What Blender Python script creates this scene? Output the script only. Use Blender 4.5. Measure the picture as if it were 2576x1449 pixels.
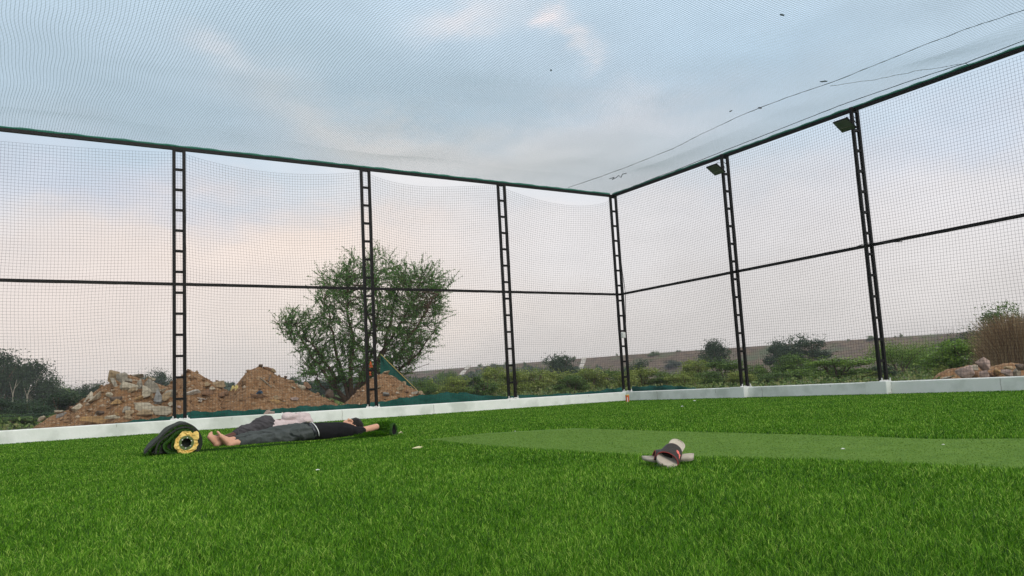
import bpy, bmesh, math, random
import numpy as np
from mathutils import Vector, Matrix, Quaternion
random.seed(7); RNG = np.random.default_rng(7)
R = math.radians
S = bpy.context.scene
COL = S.collection
for o in list(bpy.data.objects): bpy.data.objects.remove(o)

# ------------------------------------------------------------------ camera
F, PITCH, ROLL, H = 2029.3, 0.1240, 0.0541, 0.43       # focal length in pixels of a 2576 px wide picture
cam = bpy.data.objects.new('camera', bpy.data.cameras.new('camera')); COL.objects.link(cam)
cam.data.sensor_width = 36.0; cam.data.lens = 36.0 * F / 2576.0
cam.data.clip_start = 0.05; cam.data.clip_end = 6000
cam.matrix_world = Matrix.Translation((0, 0, H)) @ Matrix.Rotation(math.pi/2 + PITCH, 4, 'X') @ Matrix.Rotation(-ROLL, 4, 'Z')
S.camera = cam
S.render.resolution_x, S.render.resolution_y = 1024, 576
S.view_settings.view_transform = 'Standard'; S.view_settings.look = 'None'
S.view_settings.exposure = 0.0; S.view_settings.gamma = 1.0
S.view_settings.use_curve_mapping = False

def ray(px, py):
    X2, Y2 = px - 1288.0, 724.5 - py
    c, s = math.cos(ROLL), math.sin(ROLL)
    X, Y = X2*c + Y2*s, -X2*s + Y2*c
    c, s = math.cos(PITCH), math.sin(PITCH)
    return Vector((X, F*c - Y*s, F*s + Y*c)) / F
def G(px, py, z=0.0):
    d = ray(px, py); return Vector((0, 0, H)) + d * ((z - H) / d.z)
def AT(px, py, dist):                # point seen at (px, py) whose horizontal distance from the camera is dist
    d = ray(px, py); return Vector((0, 0, H)) + d * (dist / math.hypot(d.x, d.y))
def ATC(px, py, n, c):               # on the vertical plane n.x = c
    d = ray(px, py); t = c / (d.x*n[0] + d.y*n[1]); return Vector((0, 0, H)) + d*t

# ------------------------------------------------------------------ world
SUN_AZ = Vector((0.62, -0.78)); SUN_EL = R(34)
W = bpy.data.worlds.new('World'); S.world = W; W.use_nodes = True
def build_world():
    nt = W.node_tree; nt.nodes.clear(); N = nt.nodes.new; L = nt.links.new
    out = N('ShaderNodeOutputWorld'); bg = N('ShaderNodeBackground'); L(bg.outputs[0], out.inputs[0])
    tc = N('ShaderNodeTexCoord')
    nz = N('ShaderNodeTexNoise'); nz.inputs['Scale'].default_value = 5.0; nz.inputs['Detail'].default_value = 6; nz.inputs['Roughness'].default_value = .6
    mp = N('ShaderNodeMapping'); mp.inputs['Scale'].default_value = (1, 1, 2.2)
    L(tc.outputs['Generated'], mp.inputs[0]); L(mp.outputs[0], nz.inputs['Vector'])
    sub = N('ShaderNodeVectorMath'); sub.operation = 'SUBTRACT'; L(nz.outputs['Color'], sub.inputs[0]); sub.inputs[1].default_value = (.5, .5, .5)
    scl = N('ShaderNodeVectorMath'); scl.operation = 'SCALE'; L(sub.outputs[0], scl.inputs[0]); scl.inputs['Scale'].default_value = .15
    add = N('ShaderNodeVectorMath'); add.operation = 'ADD'; L(tc.outputs['Generated'], add.inputs[0]); L(scl.outputs[0], add.inputs[1])
    D = add.outputs[0]
    def math_(op, a, b=None, c=None):
        n = N('ShaderNodeMath'); n.operation = op
        for i, v in enumerate((a, b, c)):
            if v is None: continue
            if isinstance(v, (int, float)): n.inputs[i].default_value = v
            else: L(v, n.inputs[i])
        return n.outputs[0]
    def dot(v):
        n = N('ShaderNodeVectorMath'); n.operation = 'DOT_PRODUCT'; L(D, n.inputs[0]); n.inputs[1].default_value = v; return n.outputs['Value']
    def mix(f, a, b):
        n = N('ShaderNodeMix'); n.data_type = 'RGBA'
        L(f, n.inputs[0])
        for s, v in ((6, a), (7, b)):
            if isinstance(v, tuple): n.inputs[s].default_value = (*v, 1)
            else: L(v, n.inputs[s])
        return n.outputs[2]
    sep = N('ShaderNodeSeparateXYZ'); L(D, sep.inputs[0])
    ramp = N('ShaderNodeValToRGB'); L(sep.outputs['Z'], ramp.inputs[0])
    e = ramp.color_ramp.elements
    e[0].position = 0.0; e[0].color = (.65, .615, .60, 1)
    e[1].position = 1.0; e[1].color = (.92, .88, .84, 1)
    for p, c in ((.10, (.69, .655, .64)), (.20, (.71, .70, .715)), (.27, (.60, .68, .76)), (.34, (.56, .68, .80)), (.46, (.64, .79, .93)), (.60, (.72, .80, .88))):
        x = e.new(p); x.color = (*c, 1)
    colr = ramp.outputs[0]
    def blob(colr, px, py, rx, ry, ang, c, amp):
        d = ray(px, py).normalized(); dx = (ray(px+1, py).normalized() - d).normalized()
        dy = (ray(px, py-1).normalized() - d).normalized()
        a = dx*math.cos(ang) + dy*math.sin(ang); b = -dx*math.sin(ang) + dy*math.cos(ang)
        ra, rb = rx/F, ry/F
        u = math_('DIVIDE', math_('SUBTRACT', dot(a), a.dot(d)), ra); v = math_('DIVIDE', math_('SUBTRACT', dot(b), b.dot(d)), rb)
        q = math_('ADD', math_('POWER', math_('ABSOLUTE', u), 2.0), math_('POWER', math_('ABSOLUTE', v), 2.0))
        g = math_('MULTIPLY', math_('EXPONENT', math_('MULTIPLY', q, -1.0)), amp)
        g = math_('MULTIPLY', g, math_('GREATER_THAN', dot(d), 0.0))
        return mix(g, colr, c)
    grey = (.48, .61, .71); cream = (.86, .80, .76); white = (.93, .90, .93)
    for b in [(250, 250, 420, 200, -.2, grey, .55), (900, 200, 500, 130, -.45, grey, .75), (1250, 220, 260, 70, -.2, grey, .55), (1150, 330, 330, 50, -.1, grey, .7),
              (330, 500, 420, 80, -.1, (.58, .63, .74), .8), (2420, 330, 260, 130, .3, (.62, .70, .84), .6),
              (560, 120, 70, 40, -.6, white, .4), (880, 320, 230, 70, -.42, cream, .55), (1250, 400, 400, 90, .1, (.90, .86, .84), .75),
              (1620, 280, 300, 60, .1, white, .5), (1000, 360, 200, 60, 0, cream, .5),
              (1190, 40, 130, 40, .1, white, .75), (1425, 42, 42, 28, 0, (1, .93, .95), 1.0), (1480, 95, 32, 20, -.8, white, .8), (1478, 140, 22, 26, 0, white, .7),
              (2350, 120, 400, 120, .2, (.62, .78, .92), .6), (1900, 60, 300, 90, 0, (.58, .76, .93), .6),
              (700, 620, 460, 110, .05, (.99, .82, .70), .85), (900, 760, 460, 130, 0, (.94, .80, .70), .7), (150, 780, 400, 160, 0, (.88, .75, .68), .7),
              (1450, 620, 300, 140, 0, (.88, .84, .83), .6), (2350, 560, 320, 180, 0, (.88, .83, .82), .6)]:
        colr = blob(colr, *b)
    n2 = N('ShaderNodeTexNoise'); n2.inputs['Scale'].default_value = 14; n2.inputs['Detail'].default_value = 5
    L(mp.outputs[0], n2.inputs['Vector'])
    k = math_('ADD', math_('MULTIPLY', n2.outputs['Fac'], .16), .92)
    sc = N('ShaderNodeVectorMath'); sc.operation = 'SCALE'; L(colr, sc.inputs[0]); L(k, sc.inputs['Scale'])
    sky = N('ShaderNodeTexSky'); sky.sky_type = 'NISHITA'; sky.sun_disc = False
    sky.sun_elevation = SUN_EL; sky.sun_rotation = math.atan2(SUN_AZ.x, SUN_AZ.y); sky.dust_density = 3
    s2 = N('ShaderNodeVectorMath'); s2.operation = 'SCALE'; L(sky.outputs[0], s2.inputs[0]); s2.inputs['Scale'].default_value = .10
    # thin overcast: the blue sky shows through only a little
    n = N('ShaderNodeMix'); n.data_type = 'RGBA'; n.inputs[0].default_value = .90; L(s2.outputs[0], n.inputs[6]); L(sc.outputs[0], n.inputs[7])
    L(n.outputs[2], bg.inputs[0]); bg.inputs[1].default_value = 1.15
build_world()
sun = bpy.data.objects.new('sun', bpy.data.lights.new('sun', 'SUN')); COL.objects.link(sun)
sun.data.energy = 1.9; sun.data.angle = R(22); sun.data.color = (1, .95, .88)
sd = Vector((SUN_AZ.x*math.cos(SUN_EL), SUN_AZ.y*math.cos(SUN_EL), math.sin(SUN_EL)))
sun.rotation_euler = sd.to_track_quat('Z', 'Y').to_euler()

# ------------------------------------------------------------------ helpers
def tag(o, label=None, cat=None, group=None, kind=None):
    if label: o['label'] = label
    if cat: o['category'] = cat
    if group: o['group'] = group
    if kind: o['kind'] = kind
    return o
def empty(name, loc, rz=0.0):
    o = bpy.data.objects.new(name, None); COL.objects.link(o); o.location = loc; o.rotation_euler = (0, 0, rz)
    o.empty_display_size = .1; return o
def link(name, me, mat, parent=None, smooth=False):
    o = bpy.data.objects.new(name, me); COL.objects.link(o)
    if mat is not None and len(me.materials) == 0: me.materials.append(mat)
    if parent is not None:
        o.parent = parent
    if smooth:
        me.polygons.foreach_set('use_smooth', [True]*len(me.polygons))
    return o
def bigmesh(name, V, Fq, rnd=None):
    """V (n,3), Fq (m,k) equal-size faces"""
    me = bpy.data.meshes.new(name); V = np.ascontiguousarray(V, dtype=np.float32)
    Fq = np.ascontiguousarray(Fq, dtype=np.int32)
    me.vertices.add(len(V)); me.vertices.foreach_set('co', V.ravel())
    m, k = Fq.shape
    me.loops.add(m*k); me.loops.foreach_set('vertex_index', Fq.ravel())
    me.polygons.add(m); me.polygons.foreach_set('loop_start', np.arange(0, m*k, k, dtype=np.int32))
    try: me.polygons.foreach_set('loop_total', np.full(m, k, dtype=np.int32))
    except Exception: pass
    if rnd is not None:
        a = me.attributes.new('rnd', 'FLOAT', 'POINT'); a.data.foreach_set('value', np.ascontiguousarray(rnd, dtype=np.float32))
    me.update(calc_edges=True); return me
def pymesh(name, vs, fs):
    me = bpy.data.meshes.new(name); me.from_pydata([tuple(v) for v in vs], [], fs); me.update(); return me
class MB:
    def __init__(s): s.v = []; s.f = []
    def add(s, vs, fs):
        b = len(s.v); s.v += [Vector(v) for v in vs]; s.f += [tuple(i+b for i in f) for f in fs]; return s
    def box(s, c, sx, sy, sz, M=None):
        vs = [Vector((x*sx/2, y*sy/2, z*sz/2)) for z in (-1, 1) for y in (-1, 1) for x in (-1, 1)]
        if M is not None: vs = [M @ v for v in vs]
        return s.add([v + Vector(c) for v in vs], [(0,2,3,1), (4,5,7,6), (0,1,5,4), (2,6,7,3), (0,4,6,2), (1,3,7,5)])
    def tube(s, pts, rads, n=8, cap=True):
        pts = [Vector(p) for p in pts]
        if isinstance(rads, (int, float)): rads = [rads]*len(pts)
        up = Vector((0.13, 0.21, 1)); rings = []
        for i, p in enumerate(pts):
            t = (pts[min(i+1, len(pts)-1)] - pts[max(i-1, 0)]).normalized()
            if abs(t.dot(up.normalized())) > .97: up = Vector((1, .2, .1))
            a = t.cross(up).normalized(); b = t.cross(a)
            rings.append([p + (a*math.cos(2*math.pi*k/n) + b*math.sin(2*math.pi*k/n))*rads[i] for k in range(n)])
        vs = [v for r in rings for v in r]; fs = []
        for i in range(len(pts)-1):
            for k in range(n): fs.append((i*n+k, i*n+(k+1) % n, (i+1)*n+(k+1) % n, (i+1)*n+k))
        if cap: fs.append(tuple(range(n))[::-1]); fs.append(tuple((len(pts)-1)*n+k for k in range(n)))
        return s.add(vs, fs)
    def ext(s, prof, P0, U, V, Wd):      # closed profile in plane U,V extruded along Wd
        n = len(prof); a = [P0 + U*x + V*y for x, y in prof]; b = [p + Wd for p in a]
        return s.add(a + b, [tuple(range(n)), tuple(range(2*n-1, n-1, -1))] + [(i, i+n, (i+1) % n + n, (i+1) % n) for i in range(n)])
    def build(s, name, mat, parent=None, smooth=False, bevel=0):
        me = pymesh(name, s.v, s.f)
        bm = bmesh.new(); bm.from_mesh(me); bmesh.ops.recalc_face_normals(bm, faces=bm.faces)
        if bevel: bmesh.ops.bevel(bm, geom=list(bm.edges), offset=bevel, segments=2, affect='EDGES', profile=.6)
        bm.to_mesh(me); bm.free()
        return link(name, me, mat, parent, smooth)
def rel(mb, origin):
    mb.v = [v - Vector(origin) for v in mb.v]; return mb
def npnoise(x, y, seed=0, oct=4, sc=1.0):
    r = np.random.default_rng(seed); out = np.zeros_like(x, dtype=float); amp = 1.0
    for o in range(oct):
        for k in range(5):
            a = r.uniform(0, 2*np.pi); f = sc*(2**o)*r.uniform(.7, 1.4); ph = r.uniform(0, 6.28)
            out += amp*np.sin((x*np.cos(a)+y*np.sin(a))*f*2*np.pi + ph + 1.3*np.sin((x*np.sin(a)-y*np.cos(a))*f*3.1+ph*2))/5
        amp *= .55
    return out

# ------------------------------------------------------------------ materials
def mat(name, col, rough=.8, var=None, vscale=5.0, bump=0.0, bscale=30.0, metal=0.0, trans=0.0, rndcol=None, spec=.3, detail=6, var2=None, v2scale=1.0, sheen=0):
    m = bpy.data.materials.new(name); m.use_nodes = True; nt = m.node_tree; N = nt.nodes.new; L = nt.links.new
    p = nt.nodes['Principled BSDF']; p.inputs['Roughness'].default_value = rough; p.inputs['Metallic'].default_value = metal
    p.inputs['Specular IOR Level'].default_value = spec
    tc = N('ShaderNodeTexCoord')
    c = None
    if var is not None:
        nz = N('ShaderNodeTexNoise'); nz.inputs['Scale'].default_value = vscale; nz.inputs['Detail'].default_value = detail; nz.inputs['Roughness'].default_value = .65
        L(tc.outputs['Object'], nz.inputs['Vector'])
        r = N('ShaderNodeValToRGB'); r.color_ramp.elements[0].position = .35; r.color_ramp.elements[1].position = .65
        r.color_ramp.elements[0].color = (*col, 1); r.color_ramp.elements[1].color = (*var, 1); L(nz.outputs['Fac'], r.inputs[0]); c = r.outputs[0]
        if var2 is not None:
            nz2 = N('ShaderNodeTexNoise'); nz2.inputs['Scale'].default_value = v2scale; nz2.inputs['Detail'].default_value = 5; L(tc.outputs['Object'], nz2.inputs['Vector'])
            r2 = N('ShaderNodeValToRGB'); r2.color_ramp.elements[0].position = .5; r2.color_ramp.elements[1].position = .66; L(nz2.outputs['Fac'], r2.inputs[0])
            mx = N('ShaderNodeMix'); mx.data_type = 'RGBA'; L(r2.outputs[0], mx.inputs[0]); L(c, mx.inputs[6]); mx.inputs[7].default_value = (*var2, 1); c = mx.outputs[2]
    if rndcol is not None:
        at = N('ShaderNodeAttribute'); at.attribute_name = 'rnd'
        r = N('ShaderNodeValToRGB'); els = r.color_ramp.elements
        els[0].color = (*rndcol[0], 1); els[1].color = (*rndcol[-1], 1)
        for i, cc in enumerate(rndcol[1:-1]): els.new((i+1)/(len(rndcol)-1)).color = (*cc, 1)
        L(at.outputs['Fac'], r.inputs[0]); c = r.outputs[0]
    if c is None: p.inputs['Base Color'].default_value = (*col, 1)
    else: L(c, p.inputs['Base Color'])
    if bump:
        b = N('ShaderNodeBump'); b.inputs['Strength'].default_value = bump; b.inputs['Distance'].default_value = .02
        n3 = N('ShaderNodeTexNoise'); n3.inputs['Scale'].default_value = bscale; n3.inputs['Detail'].default_value = 8; L(tc.outputs['Object'], n3.inputs['Vector'])
        L(n3.outputs['Fac'], b.inputs['Height']); L(b.outputs[0], p.inputs['Normal'])
    if sheen: p.inputs['Sheen Weight'].default_value = sheen
    if trans:
        t = N('ShaderNodeBsdfTranslucent')
        if c is None: t.inputs[0].default_value = (*col, 1)
        else: L(c, t.inputs[0])
        mxs = N('ShaderNodeMixShader'); mxs.inputs[0].default_value = trans
        L(p.outputs[0], mxs.inputs[1]); L(t.outputs[0], mxs.inputs[2]); L(mxs.outputs[0], nt.nodes['Material Output'].inputs[0])
    return m
M = {}
M['turf'] = mat('turf', (.018, .06, .004), .95, (.03, .09, .008), 2.5, .6, 120)
M['blade'] = mat('blade', (0, 0, 0), .55, trans=.35, rndcol=[(.022, .080, .004), (.070, .205, .008), (.17, .39, .024), (.45, .63, .12)], spec=.15)
M['pileblade'] = mat('pileblade', (0, 0, 0), .7, trans=.2, rndcol=[(.145, .26, .045), (.17, .29, .055), (.20, .33, .07)], spec=.05)
M['pitch'] = mat('pitch', (.115, .215, .040), .95, (.14, .245, .050), 3.0, .5, 180, var2=(.10, .19, .038), v2scale=9, spec=.05)
M['steel'] = mat('steel', (.004, .0038, .0038), .5, (.009, .008, .007), 4, .1, 60, spec=.2)
M['wall'] = mat('wall', (.78, .82, .76), .75, (.86, .88, .84), 3.5, .15, 25, var2=(.62, .66, .60), v2scale=2.2)
M['mortar'] = mat('mortar', (.82, .82, .79), .8, (.7, .7, .68), 20, .5, 60)
M['cord'] = mat('cord', (.03, .03, .035), .8)
M['roofcord'] = mat('roofcord', (.34, .47, .48), .6, trans=.5)
M['rope'] = mat('rope', (.06, .08, .08), .8)
M['greencord'] = mat('greencord', (.015, .13, .085), .7, (.025, .18, .12), 30, .5, 100)
M['shade'] = mat('shade', (.008, .085, .065), .8, (.015, .13, .10), 12, .7, 60, trans=.25)
M['tarp'] = mat('tarp', (.006, .075, .055), .75, (.01, .105, .075), 3, .4, 20, trans=.2)
M['yrope'] = mat('yrope', (.55, .42, .14), .8)
M['ground'] = mat('ground', (.08, .10, .04), .95, (.14, .125, .065), .15, .6, 3, var2=(.07, .10, .03), v2scale=.4)
M['soil'] = mat('soil', (.175, .090, .040), .95, (.27, .15, .070), 5, 1.0, 22, var2=(.32, .215, .125), v2scale=14)
M['pebble'] = mat('pebble', (0, 0, 0), .9, rndcol=[(.14, .08, .04), (.24, .145, .075), (.33, .23, .14), (.5, .42, .32)])
M['berm'] = mat('berm', (.058, .040, .026), .95, (.145, .098, .062), .45, 1.0, 1.6, var2=(.065, .08, .035), v2scale=.12, detail=12)
M['chute'] = mat('chute', (.52, .49, .44), .9, (.38, .35, .30), 1.0)
for k, a, b in (('rock_pale', (.50, .44, .33), (.37, .32, .235)), ('rock_grey', (.36, .325, .26), (.26, .23, .18)), ('rock_tan', (.38, .29, .18), (.30, .22, .13)),
                ('rock_orange', (.42, .26, .11), (.30, .19, .09)), ('rock_brown', (.25, .15, .09), (.19, .11, .065)), ('rock_blue', (.31, .305, .29), (.22, .215, .20)),
                ('rock_dark', (.10, .08, .065), (.16, .12, .09)), ('rock_pink', (.42, .31, .26), (.30, .23, .20)), ('rock_white', (.62, .58, .52), (.45, .42, .37))):
    M[k] = mat(k, a, .9, b, 6, .8, 18, var2=tuple(x*.8 for x in b), v2scale=16)
M['bark'] = mat('bark', (.075, .05, .035), .9, (.12, .08, .055), 8, .8, 30)
M['palebark'] = mat('palebark', (.30, .27, .21), .9, (.19, .17, .13), 3, .5, 10)
def leafmat(n, cols, tr=.3): M[n] = mat(n, (0, 0, 0), .55, trans=tr, rndcol=cols, spec=.25)
leafmat('leaf_acacia', [(.045, .12, .035), (.085, .20, .05), (.14, .29, .07), (.24, .38, .12)], .45)
leafmat('leaf_light', [(.09, .13, .03), (.16, .22, .04), (.25, .31, .07), (.32, .34, .11)])
leafmat('leaf_mid', [(.05, .10, .025), (.09, .16, .035), (.15, .23, .055)])
leafmat('leaf_bright', [(.05, .11, .02), (.10, .19, .03), (.18, .30, .045), (.24, .34, .07)])
leafmat('leaf_dark', [(.018, .04, .02), (.032, .065, .03), (.055, .095, .04)])
leafmat('leaf_wood', [(.018, .04, .018), (.035, .065, .026), (.06, .09, .035)])
leafmat('reed', [(.14, .085, .05), (.22, .14, .08), (.30, .21, .12), (.42, .34, .20)])
leafmat('leaf_weed', [(.06, .11, .03), (.10, .17, .04), (.16, .22, .06), (.21, .20, .085)])
M['skin'] = mat('skin', (.60, .32, .21), .55, (.68, .38, .26), 9, .15, 60)
M['skin_dark'] = mat('skin_dark', (.10, .035, .022), .5, (.13, .05, .03), 9, .15, 60)
M['hair'] = mat('hair', (.012, .010, .009), .5, (.02, .017, .015), 60, .8, 200)
M['tee'] = mat('tee', (.006, .006, .007), .9, (.010, .010, .012), 12, .35, 30)
M['cargo'] = mat('cargo', (.052, .062, .060), .95, (.078, .088, .085), 8, .4, 40)
M['greypants'] = mat('greypants', (.055, .052, .056), .95, (.075, .07, .075), 8, .5, 40)
M['linen'] = mat('linen', (.58, .47, .46), .9, (.66, .56, .55), 10, .5, 60)
M['white'] = mat('white', (.8, .8, .78), .7)
M['belt'] = mat('belt', (.03, .032, .04), .4, spec=.6)
M['backing'] = mat('backing', (.022, .026, .022), .8, (.035, .042, .03), 20, .5, 80)
M['turfdark'] = mat('turfdark', (.025, .075, .012), .95, (.045, .12, .018), 40, 1.0, 150)
M['paper'] = mat('paper', (.90, .66, .22), .7, (.80, .55, .15), 14, .6, 40)
M['tube'] = mat('tube', (.10, .14, .045), .7, (.12, .17, .06), 30)
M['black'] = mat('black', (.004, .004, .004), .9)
M['foam'] = mat('foam', (.52, .465, .385), .6, (.42, .37, .31), 12, .2, 60)
M['strap'] = mat('strap', (.028, .022, .02), .55, (.04, .033, .03), 15, .2, 60)
M['red'] = mat('red', (.28, .035, .035), .6)
M['coral'] = mat('coral', (.75, .17, .14), .6)
M['glass'] = mat('glass', (.13, .17, .135), .25, spec=.5)  # green light reflected from the turf is put into this colour
M['cup_red'] = mat('cup_red', (.55, .05, .025), .5, (.70, .20, .05), 25)
M['cup_yellow'] = mat('cup_yellow', (.75, .55, .12), .5)
M['leafdry'] = mat('leafdry', (.72, .66, .42), .8, (.5, .5, .25), 30)
M['paperwhite'] = mat('paperwhite', (.78, .78, .74), .8)
M['ragy'] = mat('ragy', (.72, .62, .22), .8, (.6, .48, .2), 20, .5, 60)
M['blue'] = mat('blue', (.035, .07, .11), .6)

# ------------------------------------------------------------------ layout of the cage
C0 = Vector((2.5929, 19.3922, 0))                       # corner post
AL, AR = 0.9923, 0.5686
UL = Vector((math.sin(AL), math.cos(AL), 0))            # along the left wall, towards the corner
UR = Vector((math.sin(AR), -math.cos(AR), 0))           # along the right wall, from the corner towards the camera
NL = Vector((UL.y, -UL.x, 0))                           # left wall: inward normal
NR = Vector((UR.y, -UR.x, 0)) if Vector((UR.y, -UR.x, 0)).x < 0 else Vector((-UR.y, UR.x, 0))   # right wall: inward normal
ZT, ZM, ZB = H + 4.5808, H + 2.1167, H - 0.2192         # rail, middle rail and wall-top heights
SL = [0.0, 3.2411, 6.4845, 10.0142]; SR = [3.6384, 6.6771]
LEN_L, LEN_R = 19.5, 15.5
Z = Vector((0, 0, 1))

def sheet(name, pts, z, m, label):
    me = pymesh(name, [(p[0], p[1], z) for p in pts], [tuple(range(len(pts)))])
    o = link(name, me, m); tag(o, label, None, kind='structure'); return o
IL, IR = .10, .10                                        # inner wall face, inward from the post line
ci = C0 + NL*IL + NR*IR
pl = ci - UL*LEN_L; pr = ci + UR*LEN_R
far = pl + UR*26
sheet('ground', [(-3000, -600), (3000, -600), (3000, 4000), (-3000, 4000)], -.03, M['ground'], 'bare brown ground outside the cage reaching the horizon')
turf = sheet('turf_ground', [ci, pr, pr + Vector((-3, -14, 0)), far + Vector((0, -6, 0)), pl], 0.0, M['turf'], 'backing sheet of the bright green artificial turf')
PA, PB = G(1060, 1108), G(1445, 1078)
PC, PD = G(2576, 1105), G(2576, 1184)
PC2 = PB + (PC-PB)*1.9; PD2 = PA + (PD-PA)*1.75
pitch_poly = [PA, PD2, PC2, PB]
pm = G(1700, 1151); pmid = [PA, G(1250, 1126), G(1500, 1142), G(1700, 1151), G(2050, 1160), PD, PD2, PC2, PC, G(2350, 1106), G(2100, 1097), G(1700, 1086), PB, G(1230, 1090)]
pitch_poly = pmid
o = sheet('pitch', [(p.x, p.y) for p in pmid], .004, M['pitch'], 'paler short-pile green practice pitch sunk in the turf')

# low walls
def low_wall(name, a, d, n, length, label, piers=()):
    root = empty(name, a)
    tag(root, label, 'low wall')
    mb = MB(); segs = 60; th = .30
    vs = []; fs = []
    for i in range(segs+1):
        s = length*i/segs; j = .004*math.sin(i*1.7)+.003*math.sin(i*.6)
        for (q, z) in ((IL+j, -.05), (IL+j*.6, ZB-.012), (IL-.015, ZB), (-th+IL, ZB), (-th+IL, -.3)):
            vs.append(d*s + n*q + Z*z)
    for i in range(segs):
        for k in range(4): fs.append((i*5+k, i*5+k+1, i*5+5+k+1, i*5+5+k))
    fs += [(0, 1, 2, 3, 4), tuple(segs*5+k for k in (4, 3, 2, 1, 0))]
    mb.add(vs, fs); mb.build('wall_body', M['wall'], root)
    rj = random.Random(int(length*10)); mj = MB()
    for k in range(9):
        s_ = 1.2 + (length-2)*k/9 + rj.uniform(-.4, .4); pts = [d*(s_+rj.uniform(-.006, .006)) + n*(IL+.0065) + Z*(ZB*(1-q/5)-.012) for q in range(rj.choice((2, 3, 6)))]
        mj.tube(pts, .0022, 4)
    mj.build('hairline_cracks', M['rock_dark'], root)
    for s, w in piers:
        b = MB(); c = d*s + n*(IL+.055) + Z*(ZB/2+.004)
        Mx = Matrix((d, n, Z)).transposed()
        b.box(c, w, .17, ZB+.012-.0, Mx); b.build('pier', M['wall'], root, bevel=.008)
    return root
low_wall('low_wall', C0 + UL*.05 , -UL, NL, LEN_L, 'long low white plastered wall under the left fence, running behind the two lying men')
low_wall('low_wall', C0 + UR*(.003-IL) , UR, NR, LEN_R, 'low greyish white plastered wall with two piers under the right fence', piers=((SR[0]+.10, .36), (SR[1]+.10, .38)))

# ladder posts: two square legs and welded rungs, both legs in the plane of the left wall
def post(base, wdir, label, nr, extra=0, zspl=None):
    root = empty('lattice_post', base)
    tag(root, label, 'fence post', 'black ladder posts around the cage')
    hgt = ZT - ZB; lw = .052; gap = .168
    Mx = Matrix((wdir, wdir.cross(Z), Z)).transposed()
    for sgn in (-1, 1):
        MB().box(wdir*(sgn*gap/2) + Z*(hgt/2), lw, lw, hgt, Mx).build('leg', M['steel'], root, bevel=.004)
    for i in range(nr):
        z = hgt - .045 - i*(hgt-.03)/nr
        MB().box(Z*z, gap-lw-.002, .04, .042 if i else .075, Mx).build('rung', M['steel'], root)
    mo = MB(); rr = random.Random(nr+int(base.x*100))
    for i in range(9):
        x = -.13 + .26*i/8; hgt2 = rr.uniform(.01, .028)
        mo.add(*blobshape(wdir*x + wdir.cross(Z)*rr.uniform(.02, .05) + Z*.004, rr.uniform(.02, .035), .03, hgt2, rr))
    for sgn in (-1, 1):
        mo.box(wdir*(sgn*.115) + wdir.cross(Z)*.045 + Z*.03, .014, .014, .07, Mx)
    mo.build('mortar_base', M['mortar'], root)
    return root
def blobshape(c, rx, ry, rz, rr, n=7, m=4):
    vs = []; fs = []
    for j in range(m):
        ph = (j/(m-1))*math.pi/2
        for i in range(n):
            a = 2*math.pi*i/n; k = rr.uniform(.75, 1.2)
            vs.append(Vector(c) + Vector((rx*math.cos(a)*math.cos(ph)*k, ry*math.sin(a)*math.cos(ph)*k, rz*math.sin(ph)*k)))
    for j in range(m-1):
        for i in range(n): fs.append((j*n+i, j*n+(i+1) % n, (j+1)*n+(i+1) % n, (j+1)*n+i))
    return vs, fs
plab = ['black ladder post at the far corner where both fences meet', 'black ladder post on the left fence next to the corner, right of the tree',
        'black ladder post standing in front of the tree crown', 'black ladder post on the left fence in front of the rubble heap']
for s, lb in zip(SL, plab): post(C0 - UL*s + Z*ZB, UL, lb, 13)
post(C0 + UR*SR[0] + Z*ZB, UL, 'black ladder post on the right fence carrying the smaller-looking far floodlight', 13)
post(C0 + UR*SR[1] + Z*ZB, UL, 'black ladder post on the right fence carrying the nearer floodlight', 13)

def rail(name, a, b, z, w, label, off, lash=False):
    root = empty(name, a + Z*z); tag(root, label, 'rail')
    d = (b-a); L_ = d.length; d.normalize(); n = Vector((-d.y, d.x, 0))
    Mx = Matrix((d, n, Z)).transposed()
    MB().box(d*(L_/2) + n*off, L_, w, w, Mx).build('bar', M['steel'], root)
    if lash:
        mb = MB(); pts = []; rr = []
        for i in range(int(L_/.10)+1):
            pts.append(d*(i*.10) + n*off + Z*(w/2+.012+.004*math.sin(i*.9)) ); rr.append(.028+.004*math.sin(i*1.7)+.003*math.sin(i*.53))
        mb.tube(pts, rr, 6); mb.build('net_lashing', M['greencord'], root, smooth=True)
    return root
cl = C0 - UL*LEN_L; cr = C0 + UR*LEN_R
rail('top_rail', cl, C0, ZT-.03, .055, 'black top rail of the left fence wrapped with green net cord', 0, True)
rail('top_rail', C0, cr, ZT-.03, .055, 'black top rail of the right fence rising to the upper right', 0, True)
rail('middle_rail', cl, C0, ZM, .05, 'black middle rail crossing the left fence at half height', .0)
rail('middle_rail', C0, cr, ZM, .05, 'black middle rail crossing the right fence at half height', .0)

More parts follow.
